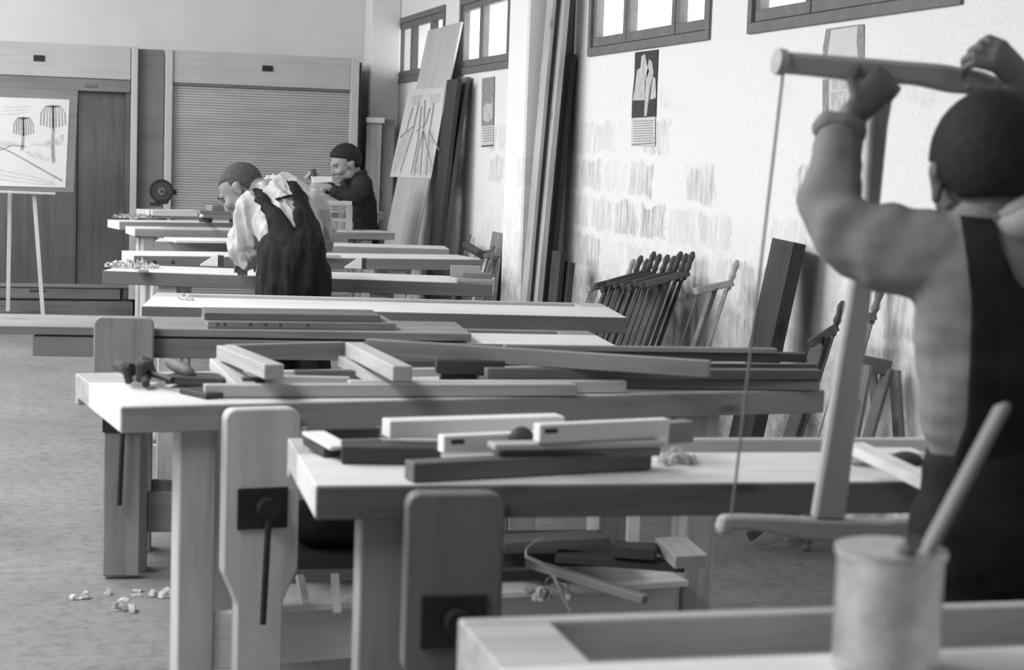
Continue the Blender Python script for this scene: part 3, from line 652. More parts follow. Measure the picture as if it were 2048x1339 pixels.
# ================================================================== TIMBER AND TOOLS ON THE BENCHES
def curls(name, c, n, rx, ry, h, s, label, cat='shavings', seed=1, group=None):
    """heap of thin curled wood shavings: uncountable, one object"""
    rnd = random.Random(seed); bm = bmesh.new()
    for i in range(n):
        a = rnd.random()*6.28; q = math.sqrt(rnd.random()); p = Vector((math.cos(a)*rx*q, math.sin(a)*ry*q, .002+rnd.random()*h*(1-q*.8)))
        ax = Vector((rnd.uniform(-1, 1), rnd.uniform(-1, 1), rnd.uniform(-.4, .4))).normalized(); u = ax.orthogonal().normalized(); v = ax.cross(u)
        r = s*rnd.uniform(.5, 1.3); w = s*rnd.uniform(.5, 1.1); turns = rnd.uniform(2.5, 7); prev = None; K = 9
        for k in range(K+1):
            t = turns*k/K; rr = r*(1-.4*k/K); pt = p + u*math.cos(t)*rr + v*math.sin(t)*rr + ax*(w*.5*k/K)
            pt.z = max(pt.z, .0015)
            e = [bm.verts.new(pt-ax*w*.5), bm.verts.new(pt+ax*w*.5)]
            for q2 in e: q2.co.z = max(q2.co.z, .001)
            if prev: bm.faces.new((prev[0], prev[1], e[1], e[0]))
            prev = e
    bmesh.ops.solidify(bm, geom=list(bm.faces), thickness=.0006)
    o = link(name, bm, SHAV, mw=Matrix.Translation(c)); tag(o, label, cat, group, 'stuff'); return o
def hole_shade(o, px, z, L=.028, H=.009, nm='hole_shade'):
    """dark patch on the face of a board, painting the shade inside a slot"""
    P = Zp(*px, z); mi = o.matrix_basis.inverted(); q = mi @ P
    bm = bmesh.new(); ys = min(v.co.y for v in o.data.vertices)
    abox(bm, q.x-L/2, q.x+L/2, ys-.0008, ys+.002, q.z-H/2, q.z+H/2); link(nm, bm, INK, o)

# --- stack on the fourth bench
board((-60, 650), (943, 667), .802, .40, .026, AGED, 'very long wide dark plank lying on the fourth bench, reaching past its left end', 'plank')
nb = board((415, 642), (792, 646), .826, .28, .023, AGED, 'nail-holed middle board of the stack on the long dark plank', 'board')
board((409, 625), (761, 630), .850, .20, .024, MIDW, 'short thick board, topmost of the stack on the long dark plank', 'board')
for q_ in ((436, 649), (451, 650), (502, 650), (533, 651), (559, 648), (617, 651)):
    hole_shade(nb, q_, .816, .008, .008, 'nail_hole_shade')
# --- third bench, heaped with timber
GE = 'timber heaped on the third bench'
E_ITEMS = [
 ((410, 770), (1155, 768), .803, .040, .031, PINE, 'long pale batten lying nearest the front edge of the third bench'),
 ((700, 763), (1254, 762), .803, .040, .031, PINE, 'pale batten just behind the front batten of the third bench'),
 ((960, 752), (1640, 761), .800, .060, .028, AGED, 'dark batten under the long square-ended one on the third bench'),
 ((975, 737), (1645, 740), .830, .040, .027, MIDW, 'long square-ended batten reaching the right end of the third bench'),
 ((730, 678), (1418, 722), .875, .035, .044, AGED, 'long batten lying askew across the top of the third bench heap'),
 ((1010, 700), (1615, 707), .840, .045, .026, DARKW, 'dark batten near the back of the third bench, its right end sticking out'),
 ((1010, 690), (1555, 697), .855, .030, .014, AGED, 'thin batten furthest back on the third bench'),
 ((1100, 727), (1635, 728), .802, .030, .016, MIDW, 'thin dark lath between the long battens on the third bench'),
 ((874, 720), (1010, 722), .84, .05, .036, DARKW, 'dark stub of timber in the middle of the third bench'),
 ((882, 742), (972, 743), .803, .03, .032, DARKW, 'small dark block left of the long square-ended batten'),
 ((590, 741), (822, 741), .803, .03, .022, MIDW, 'short batten behind the open frame on the third bench'),
]
for p1, p2, z, w_, t_, m, lb in E_ITEMS: board(p1, p2, z, w_, t_, m, lb, 'batten', GE)
t = empty('rail_frame', Zp(560, 755, .77), 'unfinished open frame of four pine rails, lying on the left half of the third bench', 'frame')
def rail(nm, A, B, z, w_, t_, m): 
    za, zb = z if isinstance(z, tuple) else (z, z)
    board3(nm, Zp(*A, za), Zp(*B, zb), w_, t_, m, t)
rail('rail', (458, 690), (692, 684), .865, .03, .042, AGED); rail('rail', (690, 684), (786, 732), .865, .05, .038, PINE)
rail('rail', (433, 690), (529, 729), .865, .05, .036, PINE); rail('rail', (516, 751), (700, 755), .80, .03, .028, PINE)
rail('post', (419, 716), (470, 766), (.825, .802), .055, .03, PINE); rail('post', (676, 711), (772, 761), (.83, .80), .028, .03, PINE)
# gauge, chisel and square at the left end
t = empty('marking_gauge', Zp(270, 765, .77), 'black marking gauge on the left corner of the third bench', 'marking gauge')
a, b = Zp(240, 727, .815), Zp(345, 760, .80); inv_parent(rod('stem', a, b, .008, METAL), t)
c = Zp(288, 742, .81)
bm = bmesh.new(); abox(bm, -.035, .035, -.012, .012, -.026, .026, .006); o = link('fence', bm, INK, mw=Matrix.Translation(c) @ Matrix.Rotation(1.2, 4, 'Z')); inv_parent(o, t)
for px, q in (((258, 762), (250, 730)), ((292, 768), (285, 718)), ((306, 745), (296, 722))): inv_parent(rod('peg', Zp(*px, .785), Zp(*q, .83), .0105, INK, seg=10), t)
inv_parent(rod('grip', Zp(236, 730, .815), Zp(262, 740, .812), .016, INK, r2=.018), t)
t = empty('chisel', Zp(380, 752, .77), 'chisel with a thick turned handle among the tools on the third bench', 'chisel')
P, Rr = smooth_path([Zp(338, 724, .82), Zp(352, 731, .815), Zp(375, 742, .81), Zp(385, 747, .805)], [.012, .017, .015, .009]); bm = bmesh.new(); tube_into(bm, P, Rr, seg=12)
o = link('handle', bm, MIDW, mw=Matrix.Identity(4), smooth=True); inv_parent(o, t)
inv_parent(board3('blade', Zp(383, 748, .803), Zp(440, 762, .79), .02, .004, STEEL), t)
board((330, 752), (446, 757), .80, .11, .02, DARKW, 'dark flat block under the chisel on the third bench', 'block')
board((358, 775), (412, 787), .785, .09, .014, DARKW, 'small dark square lying before the chisel on the third bench', 'try square')
board((485, 757), (530, 757), .81, .04, .03, DARKW, 'small dark block beside the left post of the open frame', 'block')
# --- second bench
GF = 'mortised parts on the second bench'
def fb(*a): return board(*a[:7], 'board', GF)
o = fb((828, 926), (1305, 902), .809, .045, .037, MIDW, 'dark-faced batten nearest the front of the second bench')
o = fb((683, 893), (882, 896), .806, .08, .034, DARKW, 'short dark piece with a groove, at the left of the second bench'); hole_shade(o, (740, 908), .797, .04)
o = fb((888, 872), (1215, 858), .844, .03, .034, PINE_W, 'white board with a slot near its left end, in the middle of the second bench'); hole_shade(o, (918, 884), .832)
o = fb((780, 842), (1130, 832), .846, .05, .036, PINE_W, 'white board lying furthest back on the second bench heap')
o = fb((1080, 849), (1340, 838), .875, .028, .036, PINE_W, 'brightest white board with a slot, topmost on the second bench'); hole_shade(o, (1105, 862), .862)
o = fb((990, 889), (1330, 882), .835, .05, .012, PINE, 'thin board under the topmost white board of the second bench')
o = fb((1000, 899), (1322, 894), .82, .05, .018, AGED, 'thin dark board in the right end of the second bench heap')
o = fb((1338, 846), (1390, 842), .85, .04, .045, AGED, 'rough grey block at the right end of the second bench heap')
t = empty('hand_plane', Zp(680, 890, .77), 'dark wooden hand plane with a pale sole on the second bench', 'hand plane')
board((612, 858), (760, 856), .815, .045, .03, DARKW, parent=t).name = 'plane_body'
board3('sole', Zp(604, 862, .812), Zp(660, 893, .80), .05, .008, PINE_W, t); board3('fence', Zp(650, 882, .803), Zp(765, 878, .803), .02, .03, MIDW, t)
board3('nose', Zp(606, 872, .80), Zp(648, 897, .79), .03, .018, DARKW, t)
bm = bmesh.new(); ell_into(bm, (0, 0, 0), (.026, .02, .024)); 
for v in bm.verts: v.co.z = max(v.co.z, -.018)
o = link('wooden_knob', bm, DARKW, mw=Matrix.Translation(Zp(1043, 876, .834)), smooth=True); tag(o, 'dark rounded knob between the two slotted white boards', 'knob')
curls('shavings', Zp(1345, 925, ZB), 16, .045, .04, .02, .016, 'curled pale shavings at the right of the second bench heap', seed=5)
t1 = board3('board', Zp(1688, 884, .845), Zp(1862, 968, .83), .045, .02, PINE_W); tag(t1, 'white board sloping towards the man in the sweater, on the right of the second bench', 'board', GF)
t1 = board((1700, 905), (1850, 905), .80, .07, .02, PINE_W, 'bright flat board behind the sloping board on the second bench', 'board', GF)
bm = bmesh.new(); ell_into(bm, (0, 0, 0), (.035, .03, .02))
for v in bm.verts: v.co.z = max(v.co.z, -.006)
tag(link('rag', bm, INK, mw=Matrix.Translation(Zp(1812, 922, .812)), smooth=True), 'small black tool lying on the bright flat board by the sweater hem', 'tool')
# --- white-shirted man's bench and the ones beyond
GB = 'odd pieces on the far benches'
curls('shavings', Zp(262, 535, ZB), 70, .13, .10, .05, .016, 'heap of shavings on the left end of the bench the white-shirted man works at', seed=2)
curls('shavings', Zp(268, 436, .84), 90, .16, .10, .035, .016, 'heap of shavings on the left end of the narrow far bench', seed=3)
curls('shavings', Zp(372, 600, ZB), 8, .03, .03, .02, .012, 'few pale chips on the bare-topped bench near its left end', seed=8)
board((276, 539), (298, 539), .785, .04, .014, PINE, 'tiny offcut before the shavings at the left end of the white-shirted man\'s bench', 'offcut', GB)
for (x, y, lb) in ((418, 532, 'white wedge-shaped block left of the white-shirted man'), (706, 537, 'white wedge-shaped block right of the white-shirted man')):
    P = Zp(x, y, ZB); mw = Matrix.Translation(P) @ Matrix.Rotation(-.25, 4, 'Z')
    o = prism('wedge_block', [(-.045, 0), (.045, 0), (.045, .062), (.03, .06), (-.045, .008)], .05, PINE_W, None, mw, .001); tag(o, lb, 'block', GB)
    box('dark_cheek', (.048, .066, .0, .05, .0, .055), DARKW, o, .001)
board((914, 556), (988, 558), .792, .16, .02, PINE, 'lowest pale board of the small stack at the right end of the white-shirted man\'s bench', 'board', GB)
board((926, 546), (984, 548), .815, .10, .022, AGED, 'short board on top of the small stack at the right bench end', 'board', GB)
board((901, 530), (962, 532), .85, .02, .058, PINE, 'board on edge at the back of the small stack at the right bench end', 'board', GB)
board((560, 507), (682, 510), .79, .03, .02, PINE, 'short batten right of the white-shirted man on the bench beyond', 'batten', GB)
board((352, 480), (600, 483), .80, .34, .016, PINE_W, 'thin white panel lying left of the white-shirted man', 'panel', GB)
for (x, lb) in ((303, 'left'), (337, 'right')):
    pass
t = empty('block_plane', Zp(404, 440, .84), 'small plane with a pale upright handle, on the narrow far bench', 'hand plane')
board((398, 435), (418, 436), .871, .05, .03, INK, parent=t).name = 'plane_body'
inv_parent(rod('handle', Zp(403, 432, .87), Zp(405, 431, .93), .016, PINE_W, r2=.006), t)
o = board((458, 437), (476, 438), .868, .04, .028, INK, 'small black tool on the narrow far bench beside the bent head', 'tool', GB)
board((305, 421), (395, 423), .935, .12, .033, PINE, 'pale board beneath the bench grinder, left end of the rearmost bench', 'board', GB)
board((400, 420), (470, 421), .93, .10, .028, AGED, 'grey board beside the grinder board on the rearmost bench', 'board', GB)
board((425, 410), (640, 411), .975, .08, .04, AGED, 'long dark board at the back of the rearmost bench', 'board', GB)
# grinder
G0 = Zp(322, 418, .90); G0.z = .902+.035; yg = G0.y+.06
t = empty('bench_grinder', (G0.x, yg, .937), 'black bench grinder with a pale hub, on the rearmost bench before the dark cabinet gap', 'grinder')
def gp(px, py): return Yp(px, py, yg)
c = gp(323, 382); sc = (gp(347, 382)-gp(323, 382)).length
inv_parent(rod('guard', c+Vector((0, -.03, 0)), c+Vector((0, .03, 0)), sc, METAL, seg=28), t)
inv_parent(rod('wheel', c+Vector((0, -.036, 0)), c+Vector((0, -.03, 0)), sc*.8, INK, seg=28), t)
bm = bmesh.new(); 
q = bmesh.ops.create_cone(bm, cap_ends=True, segments=24, radius1=sc*.36, radius2=sc*.3, depth=.012)
inv_parent(link('hub', bm, STEEL, mw=Matrix.Translation(c+Vector((0, -.042, 0))) @ Matrix.Rotation(math.pi/2, 4, 'X')), t)
inv_parent(rod('spindle_nut', c+Vector((0, -.06, 0)), c+Vector((0, -.048, 0)), sc*.17, INK, seg=6), t)
b = gp(323, 405); bm = bmesh.new(); abox(bm, -.05, .05, -.04, .04, .937-b.z, .03, .01); inv_parent(link('pedestal', bm, METAL, mw=Matrix.Translation(b)), t)
b = gp(308, 408); bm = bmesh.new(); abox(bm, -.03, .05, -.04, .04, -.012, .012, .004); inv_parent(link('tool_rest', bm, METAL, mw=Matrix.Translation(b)), t)
inv_parent(rod('crank', gp(340, 384), gp(353, 384), .018, METAL), t)
# little stool frame being sawn, on the boy's bench
YS = Zp(690, 462, .82).y + .02
t = empty('stool_frame', Yp(680, 460, YS+.12), 'small unfinished pine stool frame the boy in the dark jacket is sawing', 'stool'); t.location.z = .82
def sb(nm, x0, x1, y0, y1, dy0, dy1, m=PINE):
    a, b = Yp(x0, y0, YS), Yp(x1, y1, YS); 
    inv_parent(box(nm, (a.x, b.x, YS+dy0, YS+dy1, max(b.z, .821), a.z), m, None, .002), t)
sb('top_rail', 652, 704, 401, 411, 0, .03); sb('top_rail', 656, 700, 399, 408, .23, .26)
sb('leg', 694, 704, 411, 470, 0, .035, PINEZ); sb('leg', 652, 661, 411, 470, 0, .035, PINEZ); sb('leg', 690, 699, 409, 470, .225, .26, PINEZ); sb('leg', 655, 663, 409, 470, .225, .26, PINEZ)
sb('lower_rail', 661, 694, 436, 444, .005, .025); sb('side_rail', 694, 703, 403, 411, .03, .23); sb('side_rail', 653, 661, 403, 411, .03, .23)
for k in range(2): sb('slat', 661, 694, 421+k*4, 423+k*4, .06+.08*k, .10+.08*k)

# --- under the benches
t = empty('tool_bag', Zp(670, 1105, .33), 'dark lumpy cloth bag lying under the third bench', 'bag')
bm = bmesh.new(); Pb = Zp(668, 1090, .36) + Vector((.0, .06, 0))
ell_into(bm, Pb+Vector((0, 0, .06)), (.10, .11, .075)); ell_into(bm, Pb+Vector((-.06, .02, .05)), (.07, .08, .06)); ell_into(bm, Pb+Vector((.07, .0, .03)), (.07, .07, .05))
o = remeshed('bag_body', bm, OVER, t, .012, 4, lambda p: .012*noise.noise(p*18))
GU = 'scraps under the benches'
board((560, 1112), (1250, 1106), .345, .30, .035, DARKW, 'dark plank shelf under the third bench, the cloth bag on it', 'plank', GU)
board((558, 1212), (1378, 1160), .262, .22, .018, PINE_W, 'pale low board spanning the legs of the third bench', 'board', GU)
for (p, q, za, zb, w_, m, lb) in (((592, 1148), (606, 1205), .33, .275, .02, PINE_W, 'short white stick standing askew under the left of the third bench'),
                        ((662, 1145), (668, 1225), .34, .255, .02, PINE, 'short pale stick standing beside the white one under the third bench')):
    o = board3('stick', Zp(*p, za), Zp(*q, zb), w_, .012, m); tag(o, lb, 'stick', GU)
o = board3('lath', Zp(1050, 1118, .34), Zp(1285, 1192, .31), .03, .022, AGED); tag(o, 'dark lath sticking out slantwise under the second bench', 'lath', GU)
o = board3('lath', Zp(1010, 1085, .40), Zp(1220, 1074, .40), .10, .02, MIDW); tag(o, 'grey board lying furthest back in the scraps under the benches', 'board', GU)
o = board3('lath', Zp(1110, 1110, .365), Zp(1370, 1130, .36), .08, .02, DARKW); tag(o, 'dark lath lying crosswise over the low shelf', 'lath', GU)
o = board3('wood_offcut', Zp(1310, 1074, .41), Zp(1352, 1112, .39), .09, .035, PINE); tag(o, 'pale square offcut beside the right leg of the third bench', 'offcut', GU)
o = board3('wood_offcut', Zp(1225, 1092, .40), Zp(1310, 1098, .40), .08, .03, DARKW); tag(o, 'dark offcut left of the pale square one under the benches', 'offcut', GU)
a, b = Zp(1255, 1083, .40), Zp(1278, 1083, .40); o = slab_quad('wood_offcut', a+Vector((0, 0, .075)), b+Vector((0, 0, .075)), Vector((0, 0, -.09)), .02, PINE_WZ); tag(o, 'small white upright offcut with a nail hole under the second bench', 'offcut', GU)
c = Zp(1095, 1195, .262)
curls('shavings', c, 22, .06, .05, .05, .02, 'tangle of long pale shavings under the second bench', seed=11)
# the long ribbon that rises from the tangle
bm = bmesh.new(); prev = None
for (x, y, z) in [(1140, 1225, .27), (1122, 1190, .30), (1105, 1150, .335), (1080, 1125, .37), (1050, 1112, .385), (1050, 1096, .40), (1066, 1082, .41), (1085, 1074, .42)]:
    p = Yp(x, y, c.y-.03); e_ = [bm.verts.new(p+Vector((0, 0, -.005))), bm.verts.new(p+Vector((.003, -.004, .005)))]
    if prev: bm.faces.new((prev[0], prev[1], e_[1], e_[0]))
    prev = e_
bmesh.ops.solidify(bm, geom=list(bm.faces), thickness=.0008)
tag(link('shaving_ribbon', bm, SHAV, mw=Matrix.Identity(4)), 'single long curled shaving rising out of the tangle under the second bench', 'shaving')
# shavings strewn on the floor
rnd = random.Random(4)
curls('shavings', Zp(345, 882, 0)+Vector((0, 0, 0)), 40, .12, .25, .05, .022, 'curly shavings on the floor seen between the legs at the left', seed=21)
curls('shavings', Zp(255, 1192, 0), 14, .20, .06, .006, .02, 'shavings round the foot of the fourth bench vice jaw', seed=22)
curls('shavings', Zp(250, 1220, 0), 3, .03, .03, .01, .03, 'single pale curl on the floor before the vice jaw foot', seed=23)
curls('shavings', Vector((-1.0, 7.6, 0)), 26, 1.2, 1.6, .003, .014, 'chips scattered over the open floor at the left', seed=24)

# --- tin with a stick on the nearest bench
cx = Yp(1782, 1100, 2.02); H_ = cx.z; Rr = (Yp(1880, 1100, 2.02)-Yp(1682, 1100, 2.02)).length/2
t = empty('glue_tin', (cx.x, 2.02, ZB), 'round pale metal tin with worn sides standing on the nearest bench', 'tin')
def lathe(name, prof, m, seg=48):
    bm = bmesh.new(); rings = [[bm.verts.new((r*math.cos(6.28318*i/seg), r*math.sin(6.28318*i/seg), z)) for i in range(seg)] for r, z in prof]
    for a, b in zip(rings, rings[1:]):
        for i in range(seg): bm.faces.new((a[i], a[(i+1) % seg], b[(i+1) % seg], b[i]))
    bm.faces.new(list(reversed(rings[0]))); bm.faces.new(rings[-1]); bmesh.ops.recalc_face_normals(bm, faces=bm.faces)
    return link(name, bm, m, smooth=False)
hh = H_-ZB
TIN = plain('worn_tin', .6, .35, .3, 14, .75, spec=.5)
o = lathe('tin_body', [(Rr*.97, .001), (Rr, .004), (Rr*.98, .01), (Rr*.98, hh-.012), (Rr*.995, hh-.006), (Rr, hh), (Rr*.96, hh+.001), (Rr*.95, hh-.012), (Rr*.95, .006)], TIN)
for p in o.data.polygons: p.use_smooth = len(p.vertices) == 4
o.parent = t
o = lathe('rim', [(Rr*.985, hh-.008), (Rr*1.03, hh-.005), (Rr*1.03, hh+.003), (Rr*.985, hh+.004)], TIN); o.parent = t
o = lathe('shade_lining', [(Rr*.945, hh-.004), (Rr*.945, .008), (Rr*.93, .008), (Rr*.93, hh-.004)], INK); o.parent = t  # black sleeve paints the shade inside the open tin
o = lathe('glue', [(Rr*.93, .02), (Rr*.93, hh*.55)], INK); o.parent = t
a = Vector((cx.x+.005, 2.03, ZB+.05)); b = Yp(2008, 808, 2.06)
a2 = Yp(1838, 1130, 1.99); dd = (b-a2).normalized(); a = a2 - dd*.06
m = frame_from(a, b, Vector((0, -1, .3))); L_ = (b-a).length; bm = bmesh.new(); abox(bm, -L_/2, L_/2, -.006, .006, -.0155, .0155, .004); m.translation = (a+b)/2
tag(link('stirring_stick', bm, wood('stick_wood', .22, contrast=.5, knots=False), mw=m), 'wooden stirring stick slanting out of the tin on the nearest bench', 'stick')
a = Yp(1765, 1112, 2.06); b = Yp(1828, 1090, 1.96)
tag(rod('brush_handle', a+Vector((0, .0, -.03)), b+Vector((0, 0, .005)), .011, MIDW), 'short brush handle showing at the rim of the tin', 'brush')

# ================================================================== PEOPLE
def hand(bm, W, d, n, s=1.0, curl=(.5, .7, .5), ts=1, spread=.0):
    d = d.normalized(); n = (n - d*n.dot(d)).normalized(); sd = d.cross(n)*ts
    P, Rr = smooth_path([W-d*.01*s, W+d*.03*s, W+d*.085*s], [(.026*s, .019*s), (.035*s, .016*s), (.038*s, .013*s)], 3)
    tube_into(bm, P, Rr, ref=n, seg=14)
    for i, L in enumerate((.072, .08, .075, .06)):
        o = (1.5-i)*.0195*s; p = W + d*.082*s + sd*o; dr = (d + sd*spread*(1.5-i)*.12).normalized(); pts = [p - dr*.015*s, p]; ang = 0
        for k, q in enumerate((.45, .3, .25)):
            ang += curl[k]; dd = dr*math.cos(ang) - n*math.sin(ang); p = p + dd*L*q*s; pts.append(p)
        tube_into(bm, pts, [.0085*s, .0088*s, .0082*s, .0075*s, .0062*s], ref=sd, seg=10)
    p = W + d*.025*s + sd*.026*s; t1 = (d*.55+sd*.75-n*.35).normalized(); t2 = (d*.9+sd*.15-n*.5).normalized()
    tube_into(bm, [p-t1*.01*s, p+t1*.035*s, p+t1*.035*s+t2*.032*s, p+t1*.035*s+t2*.052*s], [.013*s, .0115*s, .0095*s, .0075*s], ref=n, seg=10)
def head(bm, c, f, u, s=1.0):
    f = f.normalized(); u = (u-f*u.dot(f)).normalized(); r = f.cross(u); m = Matrix((r, f, u)).transposed()
    q = lambda x, y, z: c + (r*x+f*y+u*z)*s
    def E(x, y, z, a, b, e): ell_into(bm, q(x, y, z), (a*s, b*s, e*s), m, 18)
    E(0, -.008, .01, .074, .094, .088); E(0, .035, -.03, .062, .058, .07); E(0, .045, -.075, .048, .045, .04)      # skull, face, jaw
    E(0, .078, -.103, .022, .018, .016); E(0, .083, .012, .05, .016, .014)                                           # chin, brow
    E(0, .098, -.035, .013, .018, .02); E(0, .095, -.012, .009, .012, .022); E(.011, .093, -.045, .009, .01, .008); E(-.011, .093, -.045, .009, .01, .008)   # nose
    E(0, .090, -.068, .023, .010, .007); E(0, .088, -.079, .02, .010, .008)                                          # lips
    for k in (-1, 1):
        E(k*.036, .07, -.038, .024, .024, .024); E(k*.05, .02, -.08, .02, .03, .03)
        E(k*.077, -.005, -.022, .009, .018, .03); E(k*.083, -.012, -.012, .007, .016, .018); E(k*.078, -.002, -.046, .007, .011, .011)   # cheek, jaw corner, ear
    return m, q
def hair_cap(name, c, m, s, mat, parent, t=.012, back=-.85, lift=0):
    """close hair that thins out into the skin along a real hairline"""
    bm = bmesh.new(); bmesh.ops.create_uvsphere(bm, u_segments=64, v_segments=44, radius=1)
    sst = lambda a, b, x: (lambda q: q*q*(3-2*q))(min(1, max(0, (x-a)/(b-a))))
    for v in bm.verts:
        x, y, z = v.co; f = sst(-.35, .05, y)                       # 0 behind the ears, 1 before them
        hl = back + (y+1)*.12; hf_ = .02+lift + (y+.05)*.5
        hl = hl*(1-f) + hf_*f
        if abs(x) > .86 and -.2 < y < .25: hl = min(hl, -.12) if y > -.02 else hl
        k = sst(hl-.09, hl+.12, z); o = -.014 + (t+.014)*k + .0012*noise.noise(v.co*22)*k
        v.co = Vector((x*(.074*s+o), y*(.094*s+o)-.008*s, z*(.088*s+o)+.01*s))
    o = link(name, bm, mat, mw=(lambda q: (setattr(q, 'translation', c), q)[1])(m.to_4x4()), smooth=True); inv_parent(o, parent); return o
def eyes(c, m, s, parent):
    for k in (-1, 1):
        bm = bmesh.new(); ell_into(bm, (k*.031*s, .0785*s, -.012*s), (.009*s, .009*s, .004*s)); mm = m.to_4x4(); mm.translation = c
        inv_parent(link('eye', bm, INK, mw=mm, smooth=True), parent)
        bm = bmesh.new(); ell_into(bm, (k*.032*s, .092*s, .014*s), (.018*s, .005*s, .0025*s)); inv_parent(link('eyebrow', bm, HAIR, mw=mm, smooth=True), parent)
def limb(bm, pts, rad, ref=Vector((0, 1, 0)), k=4, seg=16):
    P, Rr = smooth_path(pts, rad, k); tube_into(bm, P, Rr, ref, seg)
def shoes(parent, feet, d):
    for p in feet:
        bm = bmesh.new(); ell_into(bm, (0, 0, .045), (.045, .06, .045)); ell_into(bm, (0, .09, .035), (.045, .09, .035))
        a = math.atan2(-d.x, d.y)
        inv_parent(link('shoe', bm, INK, mw=Matrix.Translation((p.x, p.y, 0)) @ Matrix.Rotation(a, 4, 'Z'), smooth=True), parent)
fold = lambda amp, fr, ax=Vector((1, 1, 2.2)): (lambda p: amp*(noise.noise(Vector((p.x*ax.x, p.y*ax.y, p.z*ax.z))*fr) + .5*noise.noise(Vector((p.x*ax.x, p.y*ax.y, p.z*ax.z))*fr*2.3)))

# ---- 1. the man in the grey sweater holding the bow saw up
Y1 = 2.76
def J(x, y, Y=Y1): return Yp(x, y, Y)
hip = J(1985, 1000); t1 = empty('person', (hip.x, Y1, 0), 'person in a grey sweater and dark overalls seen from behind, raising a bow saw', 'person')
hc = J(1978, 334, 2.80); hf = Vector((.22, .93, -.25)); hu = Vector((.05, .25, .96))
bm = bmesh.new(); hm, hq = head(bm, hc, hf, hu, 1.2)
limb(bm, [hc-hu*.06-Vector((0, .03, 0)), J(1995, 440, 2.76), J(1990, 520)], [.062, .062, .07])
limb(bm, [J(1985, 500), J(1988, 640), J(1985, 850), J(1985, 1010)], [(.12, .08), (.12, .085), (.095, .075), (.10, .075)])
SL, EL, WL = J(1888, 505, 2.79), J(1660, 452, 2.89), J(1706, 228, 3.005)
limb(bm, [SL, EL], [.05, .042]); limb(bm, [EL, WL], [.04, .026])
SR, ER, WR = J(2095, 490, 2.79), J(2150, 330, 2.90), J(2066, 182, 2.97)
limb(bm, [SR, ER], [.05, .042]); limb(bm, [ER, WR], [.04, .028])
hand(bm, J(1712, 224, 2.985), J(1775, 160, 2.985)-J(1712, 224, 2.985), Vector((-.25, -.97, .05)), .88, (.6, 1.1, .9), -1)
hand(bm, WR, Vector((-.75, .02, .62)), Vector((.3, -.9, .45)), 1.15, (.6, 1.0, .8), -1, 1)
for k in (-1, 1): limb(bm, [hip+Vector((k*.075, 0, -.02)), hip+Vector((k*.085, .01, -.4)), Vector((hip.x+k*.09, Y1, .06))], [.062, .05, .038])
body = remeshed('body', bm, SKIN_D, t1, .0046, 3)
hair_cap('hair', hc, hm, 1.2, HAIR, t1, .014)
bm = bmesh.new()
limb(bm, [J(1985, 470), J(1986, 520), J(1986, 640), J(1984, 760), J(1976, 868)], [(.095, .075), (.135, .095), (.142, .105), (.134, .108), (.122, .09)], seg=24)
limb(bm, [J(1965, 492, 2.77), J(1880, 512, 2.79), J(1790, 500, 2.83), J(1705, 470, 2.87), J(1668, 440, 2.89)], [.055, .078, .078, .068, .056], seg=20)
limb(bm, [J(1664, 452, 2.89), J(1662, 400, 2.91), J(1668, 330, 2.95), J(1676, 275, 2.98)], [.052, .052, .046, .043], seg=20)
limb(bm, [J(2010, 492, 2.77), SR, J(2125, 400, 2.86), ER], [.055, .075, .068, .056]); limb(bm, [ER, WR+(ER-WR)*.25], [.055, .042])
ax = (EL-SL).normalized()
def sweater_fold(p):
    q = fold(.008, 7)(p)
    d = (p-EL).length                       # bunched creases in the crook of the elbow
    if d < .2: q += .006*math.sin((p-SL).dot(ax)*75 + 3*noise.noise(p*9))*max(0, 1-d/.2)
    return q
sw = remeshed('sweater', bm, SWEAT, t1, .007, 8, sweater_fold)
bm = bmesh.new()                            # rolled cuff and collar
def ring_tube(bm, c, ax, R, r, ry=None, seg=28):
    ax = ax.normalized(); u = ax.orthogonal().normalized(); v = ax.cross(u); ry = ry or R; K = 10; rings = []
    for i in range(seg):
        a = 6.28318*i/seg; o = u*math.cos(a)*R + v*math.sin(a)*ry; on = o.normalized(); rr = r*(1+.12*math.sin(3*a)+.1*math.sin(7*a+1))
        rings.append([bm.verts.new(c+o+on*math.cos(6.28318*k/K)*rr+ax*math.sin(6.28318*k/K)*rr*1.2) for k in range(K)])
    for i in range(seg):
        A, B = rings[i], rings[(i+1) % seg]
        for k in range(K): bm.faces.new((A[k], A[(k+1) % K], B[(k+1) % K], B[k]))
    bmesh.ops.recalc_face_normals(bm, faces=bm.faces)
ring_tube(bm, J(1678, 262, 2.985), WL-EL, .036, .013)
inv_parent(link('cuff', bm, SWEAT, mw=Matrix.Identity(4), smooth=True), t1)
bm = bmesh.new(); ring_tube(bm, J(2036, 398, 2.77), Vector((-.48, .1, .85)), .088, .017, .075); ring_tube(bm, J(2044, 432, 2.765), Vector((-.42, .12, .88)), .092, .023, .082)
inv_parent(link('collar', bm, COLLAR, mw=Matrix.Identity(4), smooth=True), t1)
bm = bmesh.new()
limb(bm, [J(1978, 905), J(1980, 960), J(1985, 1030), J(1985, 1090)], [(.114, .10), (.122, .105), (.13, .115), (.12, .11)], seg=24)
for k in (-1, 1): limb(bm, [hip+Vector((k*.062, 0, -.03)), hip+Vector((k*.08, .01, -.35)), Vector((hip.x+k*.09, Y1, .10))], [.088, .075, .07])
tr_ = remeshed('overalls', bm, OVER, t1, .008, 6, fold(.006, 8))
tree = bvh_of(sw)
drape('overalls_back', [(1924, 436), (1934, 520), (1942, 600), (1941, 720), (1932, 850), (1900, 935), (1885, 960)],
      [(1984, 440), (2002, 500), (2026, 560), (2070, 600), (2105, 700), (2130, 850), (2110, 950), (2100, 965)], tree, OVER, t1, .004, .006, 14, 40)
